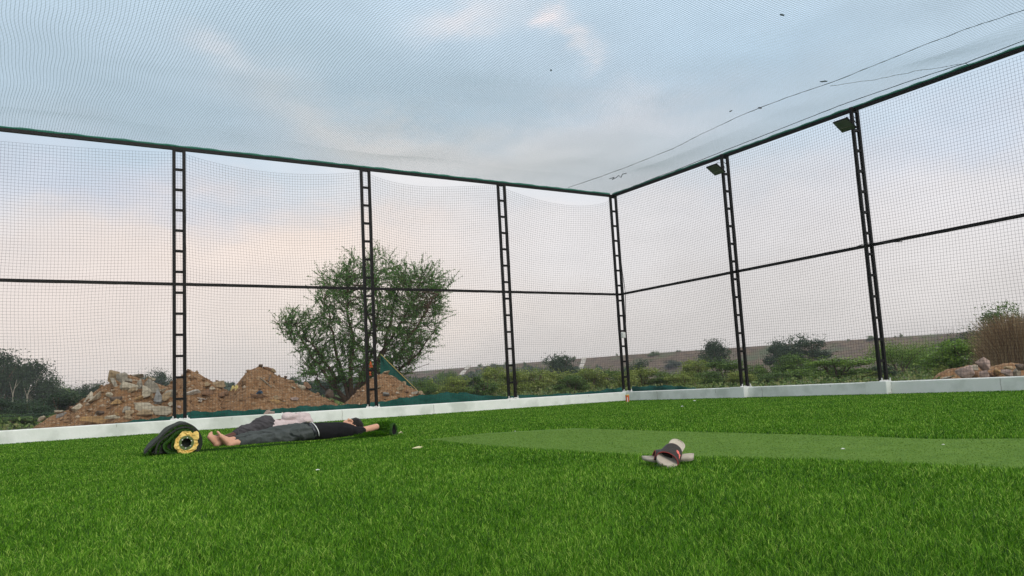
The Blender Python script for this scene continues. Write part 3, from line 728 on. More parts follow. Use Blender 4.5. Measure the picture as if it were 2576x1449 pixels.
# far trees on the left
GT = 'trees beyond the left end of the fence'
FT = [(0, 905, 72, 110, 'tall1', 'leaf_wood', 'tallest dark tree at the left edge of the photo'), (26, 921, 56, 112, 'tall2', 'leaf_wood', 'tall dark tree whose pale forked trunk shows, second from the left edge'),
      (78, 926, 76, 115, 'tall1', 'leaf_wood', 'tall dark tree with two pale leaning trunks, third from the left edge'), (115, 962, 58, 120, 'round2', 'leaf_wood', 'lower dark tree stepping down right of the tall ones'),
      (152, 968, 64, 130, 'round1', 'leaf_mid', 'greener rounded tree in the low part of the left tree line'), (190, 977, 62, 135, 'round3', 'leaf_wood', 'low dark tree left of the flat topped one'),
      (236, 969, 66, 130, 'flat1', 'leaf_wood', 'flat topped dark tree just left of the rubble heap'), (392, 940, 52, 150, 'flat1', 'leaf_wood', 'dark umbrella shaped tree top showing over the rubble heap'),
      (422, 953, 44, 152, 'round3', 'leaf_wood', 'low dark tree top between the umbrella shaped one and the fence post'), (545, 968, 36, 190, 'round3', 'leaf_wood', 'distant tree top in the gap between the two middle earth heaps'),
      (740, 952, 40, 130, 'round2', 'leaf_wood', 'distant tree just right of the steep earth heap'), (775, 958, 60, 110, 'round1', 'leaf_dark', 'dark bush under the left part of the thorn tree crown'),
      (820, 962, 64, 100, 'round2', 'leaf_dark', 'dark green bush behind the foot of the thorn tree'), (1040, 962, 60, 110, 'round3', 'leaf_mid', 'green bush just behind the right slope of the tarp')]
for i, (x, top, w, dist, cr_, lm, lb) in enumerate(FT):
    loc, width, h = place_px(x, top, w, dist)
    plant('tree', cr_, 'pale' if i in (1, 2) else 'tree', lm, 'palebark' if i in (1, 2) else 'bark', loc, width*(1.5 if i < 4 else 1.25), h*1.12, i*2.1, lb, 'tree', GT, 'crown', 'trunk')
for (x0, y0, y1, sp, lb) in ((32, 955, 1004, 7, 'pale forked bare trunk in front of the dark trees at the far left'), (68, 972, 1004, 6, 'pale leaning double trunk in front of the third dark tree')):
    b = AT(x0, y1+8, 108); zt = AT(x0, y0, 108).z; b.z = max(b.z, 0); s_ = Vector((b.y, -b.x, 0)).normalized(); hh = zt - b.z; k = sp/F*104
    mb = MB(); mb.tube([Vector((0, 0, -b.z)), Vector((0, 0, hh*.35)), s_*k+Z*hh], [.09, .06, .02], 6); mb.tube([Vector((0, 0, hh*.3)), -s_*k+Z*hh*.9], [.045, .018], 6); mb.tube([s_*k*.4+Z*hh*.6, s_*k*1.8+Z*hh*.9], [.03, .015], 5)
    o = mb.build('bare_tree', M['palebark']); o.location = b; tag(o, lb, 'bare tree', 'pale trunks at the far left')
FS = [(40, 1052, 80, 62, 'leaf_mid', 'low green shrub just above the wall, second from the left edge'), (75, 1040, 80, 64, 'leaf_dark', 'low dark shrub above the wall right of the low green one'), (150, 1040, 70, 66, 'leaf_mid', 'low green shrub touching the foot of the rubble heap'), (18, 1046, 74, 70, 'leaf_mid', 'greenish shrub at the left edge just above the wall'), (55, 1008, 90, 90, 'leaf_wood', 'dark shrub under the tall left trees'), (90, 1012, 74, 85, 'leaf_dark', 'dark shrub left of the heap foot'),
      (157, 996, 98, 90, 'leaf_wood', 'wide dark shrub behind the left slope of the heap'), (118, 1038, 74, 72, 'leaf_dark', 'dark shrub just left of the heap foot above the wall'), (215, 990, 70, 95, 'leaf_dark', 'dark shrub right against the left slope of the heap'), (-10, 1010, 70, 88, 'leaf_dark', 'dark shrub cut by the left edge of the photo')]
for i, (x, top, w, dist, lm, lb) in enumerate(FS):
    dist *= .55
    loc, width, h = place_px(x, top, w, dist); plant('shrub', ('round2', 'round1', 'round3')[i % 3], 'bush', lm, 'bark', loc, width*1.25, h*1.2, i, lb, 'bush', 'shrubs under the left trees')
# far-off wood closing the horizon
def wood():
    rng = np.random.default_rng(9); n = 26000; az = rng.uniform(R(-48), R(6), n); d = rng.uniform(230, 330, n)
    top = 5.5 + 2.0*npnoise(az*30, d*.01, 5, 3, .5) ; z = rng.uniform(0, 1, n)**.7*top
    pts = np.stack([np.sin(az)*d, np.cos(az)*d, z], 1); V, Q = leaves(pts, n, 1.0, rng)
    o = link('distant_wood', bigmesh('distant_wood', V, Q, np.repeat(rng.uniform(0, 1, n), 4)), M['leaf_wood']); tag(o, 'far-off dark wood along the horizon on the left', None, kind='stuff')
wood()
# ground cover between the walls and the bushes
def weeds():
    rng = np.random.default_rng(14); n = 60000; az = rng.uniform(R(-42), R(44), n); d = 20+ 90*rng.uniform(0, 1, n)**1.3
    k = npnoise(np.sin(az)*d, np.cos(az)*d, 6, 3, .08); keep = k > -.25
    pts = np.stack([np.sin(az)*d, np.cos(az)*d, rng.uniform(0, .22, n)*(1+.9*k)*(.5+d/60)], 1)[keep]
    inside = ((pts[:, :2]-np.array(C0)[:2]) @ np.array(NL)[:2] > -1.2) & ((pts[:, :2]-np.array(C0)[:2]) @ np.array(NR)[:2] > -1.2)
    pts = pts[~inside]; n = len(pts); V, Q = leaves(pts, n, (.0016*np.linalg.norm(pts[:, :2], axis=1)[:, None]+.02), rng)
    o = link('ground_cover', bigmesh('ground_cover', V, Q, np.repeat(rng.uniform(0, 1, n), 4)), M['leaf_weed']); tag(o, 'low weeds and dry grass covering the ground outside the cage', None, kind='stuff')
weeds()

# ------------------------------------------------------------------ thorn tree behind the left fence
def thorn_tree():
    D = 24.0; base = AT(880, 1010, D); base.z = 0; root = empty('thorn_tree', base); tag(root, 'feathery green thorn tree with spreading dark limbs behind the left fence', 'tree')
    rng = np.random.default_rng(12); rr = random.Random(12); dep = Vector((base.x, base.y, 0)).normalized()
    def T(px, py, dz=0.0): return AT(px, py, D + dz) - base
    mb = MB(); tips = []; tw = MB()
    main = [([(876, 1012), (850, 985), (835, 940), (800, 880), (740, 815)], .085), ([(880, 1012), (868, 960), (850, 900), (830, 820), (820, 740)], .08), ([(885, 1010), (905, 960), (925, 900), (930, 820), (905, 720)], .10),
            ([(890, 1010), (930, 950), (960, 890), (990, 800), (1000, 710)], .11), ([(892, 1008), (950, 950), (1010, 880), (1060, 800), (1100, 740)], .09), ([(895, 1008), (960, 960), (1010, 930), (1060, 880), (1095, 830)], .07),
            ([(872, 1012), (840, 1000), (810, 970), (790, 940), (770, 920)], .05), ([(885, 1010), (880, 930), (890, 850), (870, 760), (880, 680)], .08), ([(887, 1010), (915, 940), (945, 860), (950, 760), (948, 680)], .07), ([(875, 1011), (830, 960), (790, 900), (750, 850), (715, 810)], .06), ([(888, 1010), (940, 930), (985, 850), (1030, 770), (1060, 700)], .07)]
    limbs = []
    for pts, r0 in main:
        dz = rr.uniform(-1.3, 1.3); P_ = [T(x, y, dz*i/4) for i, (x, y) in enumerate(pts)]
        Q_ = []
        for i in range(len(P_)-1):
            for k in range(4): Q_.append(P_[i].lerp(P_[i+1], k/4) + Vector((rr.uniform(-1, 1), rr.uniform(-1, 1), rr.uniform(-1, 1)))*.025*i)
        Q_.append(P_[-1]); n = len(Q_); mb.tube(Q_, [r0*(1-.85*i/(n-1)) for i in range(n)], 7); limbs.append(Q_)
    env = [(690, 798), (730, 850), (770, 900), (760, 940), (800, 960), (850, 975), (1000, 940), (1045, 925), (1070, 880), (1100, 850), (1120, 800), (1110, 760), (1140, 700), (1095, 665), (1060, 655), (1040, 668), (985, 640), (945, 622), (930, 640), (880, 632), (850, 665), (800, 690), (790, 740), (800, 790), (740, 780)]
    # lobe targets spread inside the silhouette
    from mathutils import geometry
    def inside(x, y):
        c = False; j = len(env)-1
        for i in range(len(env)):
            xi, yi = env[i]; xj, yj = env[j]
            if (yi > y) != (yj > y) and x < (xj-xi)*(y-yi)/(yj-yi)+xi: c = not c
            j = i
        return c
    cen = Vector((0, 0, 1.6)); targets = list(env)
    while len(targets) < 700:
        x, y = rr.uniform(690, 1150), rr.uniform(625, 985)
        if inside(x, y): targets.append((x, y))
    L1 = [q for Q_ in limbs for q in Q_[5:]]
    seg = []
    for ti, (x, y) in enumerate(targets):
        dzm = 1.7*math.sqrt(max(0, 1-((x-925)/235)**2*.8)); tgt = T(x, y, rr.uniform(-1, 1)*dzm)
        best = sorted(L1, key=lambda q: (q-tgt).length + 1.2*max(0, q.z-tgt.z+.1))[rr.randrange(0, 5)]
        mid = best.lerp(tgt, .5) + Vector((rr.uniform(-.12, .12), rr.uniform(-.12, .12), -.08)); ln = (tgt-best).length
        tw.tube([best, mid, tgt], [.007+.006*ln, .006, .003], 4, cap=False)
        for k in range(8):
            s0 = mid.lerp(tgt, rr.uniform(-.4, 1)); dr = (tgt-best).normalized() + Vector((rr.uniform(-1, 1), rr.uniform(-1, 1), rr.uniform(-.6, .9)))*.8
            e = s0 + dr.normalized()*rr.uniform(.15, .50); seg.append((s0, e))
        seg.append((mid, tgt)); 
    for s0, e in seg: tw.tube([s0, e], [.0045, .002], 3, cap=False)
    # thin hanging dry twigs on the right
    for (a, b, c) in (((1050, 850), (1035, 905), (1010, 950)), ((1040, 860), (1025, 900), (1050, 960)), ((1060, 890), (1040, 910), (1035, 945)), ((1080, 915), (1050, 925), (1030, 940))):
        tw.tube([T(*a, -1), T(*b, -1), T(*c, -1)], [.008, .006, .003], 4)
    mb.build('trunk', M['bark'], root, smooth=True); tw.build('branches', M['bark'], root)
    # feathery leaflets along the fine twigs
    A = np.array([list(s[0]) for s in seg]); B = np.array([list(s[1]) for s in seg]); n = 64000
    k = rng.integers(0, len(A), n); t = rng.uniform(0, 1.12, (n, 1)); pts = A[k]*(1-t)+B[k]*t + rng.normal(0, .011, (n, 3))
    d = (B-A)[k]; d /= np.linalg.norm(d, axis=1, keepdims=True)+1e-6
    a = d + rng.normal(0, .9, (n, 3)); a /= np.linalg.norm(a, axis=1, keepdims=True); b = np.cross(a, rng.normal(size=(n, 3))); b /= np.linalg.norm(b, axis=1, keepdims=True)
    s = rng.uniform(.024, .052, (n, 1)); a *= s; b *= s*.26; c = pts
    V = np.stack([c-a, c+b, c+a, c-b], 1).reshape(-1, 3)
    seedk = rng.uniform(0, 1, len(A)); r = np.clip(seedk[k]*.5 + rng.uniform(0, .5, n), 0, 1)
    link('crown', bigmesh('crown', V, np.arange(4*n).reshape(-1, 4), np.repeat(r, 4)), M['leaf_acacia'], root)
thorn_tree()

# tarp hung on the tree
def tarp():
    D = 21.6; ap = AT(958, 893, D+.3); l = AT(938, 975, D); r_ = AT(1032, 968, D); o0 = Vector((l.x, l.y, 0)); l2 = l.copy(); l2.z = 0; r2 = AT(1097, 1029, D)
    root = empty('tarp', o0); tag(root, 'dark green triangular tarp hung like a tent behind the right earth heap', 'tarp')
    n = 12; vs = []; fs = []
    for i in range(n+1):
        t = i/n; a = ap.lerp(l2, t) ; b = ap.lerp(r2, t)
        for j in range(n+1):
            s = j/n; p = a.lerp(b, s); p = p + Vector((p.x, p.y, 0)).normalized()*(.10*math.sin(math.pi*s)*t + .03*math.sin(7*s+3*t)) + (-(b-a).normalized()*0 + Z*(.0))
            if j == 0: p += (b-a)*.10*math.sin(math.pi*t)
            vs.append(p-o0)
    for i in range(n):
        for j in range(n): a = i*(n+1)+j; fs.append((a, a+1, a+n+2, a+n+1))
    o = link('cloth', pymesh('cloth', vs, fs), M['tarp'], root, smooth=True); md = o.modifiers.new('t', 'SOLIDIFY'); md.thickness = .008
    MB().tube([ap-o0+Z*.02, r2-o0], .008, 6).build('edge_rope', M['yrope'], root)
    back = ap + Vector((.5, 1.6, -.2)); bk = [ap-o0, back-o0 - Z*.9 + Vector((0, .6, 0)), l2-o0+Vector((-.2, 1.5, 0))]
tarp()
# reddish cloth scraps at the tree foot
for (x, y, lb) in ((932, 918, 'small red rag tied to the thorn tree trunk seen inside the ladder post'), (930, 938, 'orange-red rag hanging below the other one on the thorn tree trunk')):
    p = AT(x, y, 22.6); rr = random.Random(int(y)); mb = MB(); mb.add(*blobshape((0, 0, 0), .04, .05, .10, rr)); mb.add(*blobshape((0, .01, -.07), .05, .03, .07, rr)); o = mb.build('rag', M['cup_red']); o.location = p; tag(o, lb, 'rag')

# ------------------------------------------------------------------ earth heaps
class Heap:
    def __init__(s, px, D, label, seed, depth=1.25):
        s.D = D; mid = AT((px[0][0]+px[-1][0])/2, px[0][1], D); s.c = Vector((mid.x, mid.y, 0)); s.dep = s.c.normalized(); s.lat = Vector((s.dep.y, -s.dep.x, 0)); s.seed = seed
        S_, H_ = [], []
        for x, y in px:
            d = ray(x, y); t = s.D/(d.x*s.dep.x + d.y*s.dep.y); q = Vector((0, 0, H)) + d*t; S_.append((q-s.c).dot(s.lat)); H_.append(q.z)
        S_ = [S_[0]-.5] + S_ + [S_[-1]+.5]; H_ = [-.05] + H_ + [-.05]; s.S = S_; s.Hh = H_; s.kd = depth
        nu, nv = 150, 90; u = np.linspace(S_[0], S_[-1], nu); v = np.linspace(-1.9, 1.9, nv)
        U, V_ = np.meshgrid(u, v, indexing='ij'); z = s.h(U, V_)
        X = U[..., None]*np.array(s.lat) + V_[..., None]*np.array(s.dep); X[..., 2] = z
        idx = np.arange(nu*nv).reshape(nu, nv); Q = np.stack([idx[:-1, :-1], idx[1:, :-1], idx[1:, 1:], idx[:-1, 1:]], -1).reshape(-1, 4)
        o = link('earth_heap', bigmesh('earth_heap', X.reshape(-1, 3), Q), M['soil'], smooth=False); o.location = s.c; tag(o, label, 'earth heap', 'dumped earth heaps outside the left fence')
    def h(s, u, v):
        Hs = np.interp(u, s.S, s.Hh); base = np.clip(Hs, 0, None); w = s.kd*np.sqrt(base+.02)*1.15+.15
        t = np.abs(v - .15*npnoise(u, u*0, s.seed+5, 2, .4))/w; prof = np.clip(1-t**1.25, 0, 1)
        z = base*prof; n = .035*npnoise(u, v, s.seed, 4, 1.1) + .022*npnoise(u, v, s.seed+1, 3, 5.0)
        return z + n*np.clip(z*6, 0, 1)*np.where(t < .08, .35, 1.0) - .04*(z < .01)
    def hit(s, px, py):
        d = ray(px, py); o = Vector((0, 0, H)); d0 = d.x*s.dep.x + d.y*s.dep.y; c0 = s.c.dot(s.dep)
        for t in np.linspace((c0-1.9)/d0, (c0+1.0)/d0, 260):
            q = o + d*float(t); r_ = q - s.c; u, v = r_.dot(s.lat), r_.dot(s.dep)
            if q.z <= float(s.h(np.array([u]), np.array([v]))[0]): return q
        t = (c0)/d0; return o + d*t
H1 = Heap([(70, 1085), (130, 1046), (175, 1030), (215, 1000), (250, 975), (275, 965), (288, 946), (322, 941), (345, 948), (372, 957), (400, 966), (430, 975), (465, 1000), (500, 1030)], 17.4, 'earth heap at the left full of broken stone slabs', 1)
H2 = Heap([(385, 1010), (410, 980), (432, 962), (455, 946), (470, 932), (486, 934), (505, 943), (530, 958), (552, 972), (580, 985), (610, 1005), (640, 1030)], 18.6, 'smooth brown earth heap rising right behind the left ladder post', 2)
H3 = Heap([(545, 1025), (565, 995), (588, 975), (602, 958), (614, 944), (624, 932), (640, 926), (655, 920), (662, 925), (680, 929), (692, 940), (706, 948), (722, 952), (745, 965), (770, 978), (800, 992), (830, 1006), (860, 1025)], 18.2, 'steep pointed brown earth heap in the middle of the second bay', 3)
H4 = Heap([(850, 1030), (880, 1003), (905, 978), (930, 955), (950, 942), (965, 938), (985, 945), (1010, 960), (1035, 975), (1060, 989), (1090, 1003), (1110, 1015)], 19.6, 'earth heap in front of the green tarp under the thorn tree', 4)
HEAPS = [H1, H2, H3, H4]

def rock_mesh(seed, w, d, h, flat=False):
    rr = random.Random(seed); bm = bmesh.new()
    n = 16 if not flat else 12
    for i in range(n):
        while True:
            v = Vector((rr.uniform(-1, 1), rr.uniform(-1, 1), rr.uniform(-1, 1)))
            if .72 < v.length < 1.1: break
        if flat: v.y = (1 if v.y > 0 else -1)*rr.uniform(.8, 1)
        bm.verts.new((v.x*w*.56, v.y*d*.5, v.z*h*.56))
    bmesh.ops.convex_hull(bm, input=bm.verts); 
    for v in [v for v in bm.verts if not v.link_faces]: bm.verts.remove(v)
    bmesh.ops.bevel(bm, geom=list(bm.edges), offset=min(w, d, h)*.05, segments=1, affect='EDGES')
    me = bpy.data.meshes.new('rock'); bm.to_mesh(me); bm.free(); return me
def rock(name, loc, dep, w, h, thick, m, label, rot=0.0, tilt=0.0, yaw=0.0, seed=0, flat=True, group=None, cat='rock'):
    me = rock_mesh(seed, w, thick, h, flat); o = link(name, me, M[m])
    lat = Vector((dep.y, -dep.x, 0)); B = Matrix((lat, dep, Z)).transposed().to_4x4()
    o.matrix_world = Matrix.Translation(loc) @ B @ Matrix.Rotation(yaw, 4, 'Z') @ Matrix.Rotation(tilt, 4, 'X') @ Matrix.Rotation(rot, 4, 'Y')
    tag(o, label, cat, group); return o
A_ = lambda cx, cy: (254.9+cx*.1146, 912.3+cy*.1146, .1146)
B_ = lambda cx, cy: (cx*.2864, 872+cy*.2864, .2864)
C_ = lambda cx, cy: (536.6+cx*.1302, 898.9+cy*.1302, .1302)
D_ = lambda cx, cy: (939.1+cx*.1389, 838.5+cy*.1389, .1389)
RK = [ # heap, map, cx, cy, w, h, material, roll, label
 (H1, A_, 270, 350, 270, 220, 'rock_tan', .5, 'big tilted brown slab at the top left of the rubble heap'), (H1, A_, 455, 350, 170, 220, 'rock_grey', 0, 'upright block at the peak of the rubble heap, right of the tilted slab'),
 (H1, A_, 775, 305, 200, 135, 'rock_grey', .1, 'pointed pale slab standing alone on the skyline of the rubble heap'), (H1, A_, 290, 500, 70, 340, 'rock_grey', -.35, 'thin slab leaning like a plank below the tilted brown slab'),
 (H1, A_, 630, 510, 330, 190, 'rock_pale', -.05, 'large pale flat slab in the upper middle of the rubble heap'), (H1, A_, 640, 640, 210, 85, 'rock_tan', -.35, 'lens shaped stone tucked under the large pale slab'),
 (H1, A_, 850, 500, 130, 180, 'rock_grey', .6, 'narrow slanted stone right of the large pale slab'), (H1, A_, 935, 690, 210, 260, 'rock_pale', .2, 'upright pale rectangular slab in the centre of the rubble heap'),
 (H1, A_, 1110, 560, 330, 230, 'rock_grey', .5, 'big grey slab sloping down at the upper right of the rubble heap'), (H1, A_, 1230, 800, 150, 270, 'rock_blue', .15, 'bluish grey block standing left of the ladder post'),
 (H1, A_, 1405, 770, 200, 200, 'rock_tan', .4, 'tan three-cornered slab right of the bluish block'), (H1, A_, 1490, 710, 200, 140, 'rock_grey', .2, 'grey stone touching the ladder post high up'),
 (H1, A_, 930, 980, 400, 190, 'rock_pale', .05, 'largest pale boulder with a notched top, low in the rubble heap'), (H1, A_, 560, 1050, 180, 90, 'rock_grey', -.2, 'grey oval stone left of the largest boulder'),
 (H1, A_, 1275, 1090, 380, 180, 'rock_pale', -.1, 'broad pale boulder low beside the ladder post'), (H1, A_, 940, 1160, 260, 150, 'rock_tan', -.2, 'rounded tan stone under the largest boulder'),
 (H1, A_, 630, 1140, 210, 130, 'rock_tan', -.5, 'slanted tan stone left of the rounded tan one'), (H1, A_, 1500, 935, 160, 120, 'rock_pale', 0, 'pale stone half hidden by the ladder post above the broad boulder'),
 (H1, A_, 200, 715, 130, 80, 'rock_pale', .1, 'small pale stone at the foot of the leaning plank-like slab'), (H1, A_, 280, 820, 230, 100, 'rock_dark', -.1, 'dark slab coloured as a shaded cavity in the left middle of the rubble heap'),  # dark slab takes the tone of a shaded cavity
 (H1, A_, 340, 890, 220, 85, 'rock_orange', -.15, 'yellowish wedge stone under the dark stone'), (H1, A_, 820, 800, 180, 90, 'rock_orange', 0, 'orange stone left of the upright rectangular slab'),
 (H1, A_, 260, 1235, 280, 80, 'rock_pale', 0, 'low pale stone just above the wall at the foot of the heap'), (H1, A_, 600, 1225, 200, 80, 'rock_tan', 0, 'low tan stone just above the green cloth'),
 (H1, A_, 600, 390, 140, 100, 'rock_grey', .2, 'small grey stone just under the heap peak'), (H1, A_, 1270, 655, 250, 40, 'rock_pale', -.35, 'thin pale slab edge sticking out above the bluish block'),
 (H1, A_, 1230, 915, 200, 35, 'rock_blue', -.2, 'thin grey slab edge under the bluish block'), (H1, A_, 1700, 1000, 80, 70, 'rock_pink', 0, 'pinkish stone seen through the ladder post'),
 (H1, A_, 1080, 380, 160, 60, 'rock_pale', .2, 'small pale stone on the skyline right of the pointed slab'), (H1, A_, 380, 1160, 130, 80, 'rock_orange', .3, 'orange stone low left of the largest boulder'), (H1, A_, 1120, 760, 90, 140, 'rock_tan', .1, 'small tan stone between the rectangular slab and the bluish block'),
 (H1, B_, 790, 440, 110, 85, 'rock_pale', -.5, 'pale angular stone on the left skyline of the rubble heap'), (H1, B_, 838, 460, 34, 105, 'rock_pale', .75, 'narrow slanted pale stone right of the left skyline stone'), (H1, B_, 676, 542, 75, 62, 'rock_pale', .2, 'pale stone halfway down the left slope of the heap'),
 (H1, B_, 545, 600, 30, 80, 'rock_blue', .8, 'dark edged slab sticking out of the left slope'), (H1, B_, 515, 583, 60, 16, 'rock_pale', 0, 'thin pale slab lying on the left slope'), (H1, B_, 365, 640, 62, 20, 'rock_pale', -.5, 'small pale stone near the left foot of the heap'), (H1, B_, 635, 560, 50, 30, 'rock_brown', 0, 'small brown clod on the left slope'),
 (H1, B_, 820, 655, 190, 80, 'rock_orange', 0, 'wide yellowish boulder at the foot of the heap above the wall'), (H1, B_, 880, 585, 50, 26, 'rock_dark', 0, 'small dark stone in the lower middle of the heap'),
 (H2, B_, 1905, 345, 120, 60, 'rock_tan', 0, 'tan boulder in the dip right of the second heap'), (H2, B_, 1862, 385, 44, 32, 'rock_pale', 0, 'small pale round stone below the tan boulder'), (H2, B_, 1820, 352, 50, 34, 'rock_tan', .2, 'small tan stone left of the tan boulder'),
 (H2, B_, 1695, 415, 100, 26, 'rock_white', -.3, 'whitish plastered fragment on the second heap'), (H2, B_, 1828, 425, 90, 46, 'rock_brown', -.1, 'brown stone on the lower right of the second heap'), (H2, B_, 1770, 465, 62, 10, 'rock_white', .25, 'thin whitish chip on the second heap'), (H2, B_, 1757, 485, 26, 20, 'rock_white', 0, 'small whitish chip under the thin one'),
 (H2, B_, 1965, 430, 80, 62, 'rock_brown', .1, 'brown boulder with a dark hollow left of the steep heap'), (H2, B_, 1905, 320, 30, 20, 'rock_brown', 0, 'small brown clod on the right skyline of the second heap'), (H2, B_, 1662, 222, 34, 20, 'rock_brown', 0, 'small brown clod on top of the second heap by the ladder post'),
 (H3, C_, 920, 178, 80, 40, 'rock_dark', .2, 'dark stone on the very top of the steep heap'), (H3, C_, 1050, 235, 140, 60, 'rock_brown', .15, 'brown slab just right of the steep heap top'), (H3, C_, 1150, 280, 120, 60, 'rock_tan', .4, 'tan slab on the upper right edge of the steep heap'), (H3, C_, 1395, 402, 60, 36, 'rock_dark', 0, 'small dark stone on the right skyline of the steep heap'),
 (H3, C_, 1555, 605, 90, 55, 'rock_pale', .4, 'small pale angular stone on the right slope of the steep heap'), (H3, C_, 1690, 590, 170, 100, 'rock_pale', .2, 'pale cracked stone on the right slope of the steep heap'), (H3, C_, 1825, 575, 170, 90, 'rock_brown', .6, 'brown slab right of the pale cracked stone'), (H3, C_, 2235, 725, 200, 120, 'rock_dark', .5, 'dark rounded boulder at the right foot of the steep heap'),
 (H3, C_, 1565, 825, 140, 85, 'rock_pink', -.3, 'pinkish angular stone low on the steep heap'), (H3, C_, 1215, 790, 190, 70, 'rock_tan', 0, 'flat tan stone low in the middle of the steep heap'), (H3, C_, 1205, 870, 220, 80, 'rock_orange', 0, 'yellowish stone just above the green cloth under the steep heap'), (H3, C_, 870, 760, 260, 70, 'rock_brown', .1, 'wide brown clod low on the steep heap'), (H3, C_, 205, 750, 140, 90, 'rock_brown', 0, 'brown stone at the left foot of the steep heap'),
 (H4, D_, 235, 712, 110, 48, 'rock_tan', 0, 'tan stone on top of the heap in front of the tarp'), (H4, D_, 565, 920, 90, 60, 'rock_tan', .3, 'tan stone on the right edge of the heap in front of the tarp'), (H4, D_, 480, 1015, 130, 80, 'rock_tan', -.3, 'tan slab in the middle of the heap in front of the tarp'),
 (H4, D_, 740, 1090, 160, 105, 'rock_grey', -.1, 'grey boulder at the right foot of the heap in front of the tarp'), (H4, D_, 860, 1105, 90, 70, 'rock_tan', 0, 'tan stone touching the grey boulder at the right foot of the heap'), (H4, D_, 230, 1120, 130, 40, 'rock_blue', .1, 'crumpled grey metallic scrap low on the heap in front of the tarp'), (H4, D_, 110, 990, 60, 40, 'rock_tan', 0, 'small tan stone at the left side of the heap in front of the tarp'), (H4, D_, 620, 1075, 90, 40, 'rock_brown', 0, 'flat brown stone left of the grey boulder'),
]
for i, (hp, mp_, cx, cy, w, h, m, rot, lb) in enumerate(RK):
    x, y, k = mp_(cx, cy); q = hp.hit(x, y); dist = math.hypot(q.x, q.y); sc_ = dist/F*k*1.03
    th = min(w, h)*sc_*(.6 if min(w, h) > 50 else 1.5); th = max(th, .05)
    rock('rock', q - hp.dep*(th*.42+.02) + Z*.02, hp.dep, w*sc_*1.22, h*sc_*1.32, th, m, lb, rot, -.5 + .2*math.sin(i), .25*math.sin(i*2.3), 100+i, True, 'stones on the earth heaps')
# rags, stick on the heaps
for (cx, cy, w, h, m, lb, cat, nm) in ((378, 610, 75, 100, 'ragy', 'yellow rag, left one of the pair on the steep heap', 'rag', 'rag'), (460, 600, 80, 120, 'ragy', 'yellow rag, right one of the pair on the steep heap', 'rag', 'rag'), (890, 680, 120, 70, 'blue', 'dark blue plastic scrap on the steep heap', 'plastic scrap', 'plastic_scrap')):
    x, y, k = C_(cx, cy); q = H3.hit(x, y); sc_ = q.length/F*k; rr = random.Random(cx); mb = MB()
    for j in range(3): mb.add(*blobshape(Vector((rr.uniform(-.3, .3)*w*sc_, rr.uniform(-.03, 0), (-.5+.25*j)*h*sc_)), w*sc_*.4, w*sc_*.3, h*sc_*.55, rr, 6, 4))
    o = mb.build(nm, M[m]); o.location = q; tag(o, lb, cat)
for hp, mp_, pts, r, m, lb in ((H3, C_, ((910, 400), (1010, 480), (1070, 530), (1120, 580)), .012, 'palebark', 'pale forked branch lying on the steep heap'), (H3, C_, ((1105, 350), (1085, 410), (1065, 470)), .014, 'rock_dark', 'short dark stick stuck in the steep heap')):
    P_ = [hp.hit(*mp_(*p)[:2]) - hp.dep*.03 for p in pts]; o0 = P_[0].copy(); o = MB().tube([p-o0 for p in P_], r, 5).build('stick', M[m]); o.location = o0; tag(o, lb, 'stick')
# pebbles and clods: nobody could count them
def rubble():
    rng = np.random.default_rng(77); Vs = []; Qs = []; Rn = []; base = 0
    octv = np.array([[1, 0, 0], [-1, 0, 0], [0, 1, 0], [0, -1, 0], [0, 0, 1], [0, 0, -1]], float); oc = np.array([[0, 2, 4], [2, 1, 4], [1, 3, 4], [3, 0, 4], [2, 0, 5], [1, 2, 5], [3, 1, 5], [0, 3, 5]])
    for hp in HEAPS:
        n = 1500; u = rng.uniform(hp.S[0], hp.S[-1], n); v = rng.uniform(-1.5, .7, n); z = hp.h(u, v); k = z > .05; u, v, z = u[k], v[k], z[k]; n = len(u)
        p = u[:, None]*np.array(hp.lat) + v[:, None]*np.array(hp.dep) + np.array(hp.c); p[:, 2] = z
        s = (.010+.05*rng.uniform(0, 1, n)**6)
        q = octv[None]*s[:, None, None]*rng.uniform(.5, 1.5, (n, 6, 1))*np.array([1.2, 1, .8]); a = rng.uniform(0, 6.28, n); ca, sa = np.cos(a)[:, None], np.sin(a)[:, None]
        x = q[..., 0]*ca - q[..., 1]*sa; y = q[..., 0]*sa + q[..., 1]*ca; q = np.stack([x, y, q[..., 2]], -1) + p[:, None]
        Vs.append(q.reshape(-1, 3)); Qs.append((oc[None] + (np.arange(n)*6)[:, None, None] + base).reshape(-1, 3)); base += n*6; Rn.append(np.repeat(rng.uniform(0, 1, n)**1.8, 6))
    o = link('rubble', bigmesh('rubble', np.concatenate(Vs), np.concatenate(Qs), np.concatenate(Rn)), M['pebble']); tag(o, 'small pebbles and clods strewn over the earth heaps', None, kind='stuff')
rubble()

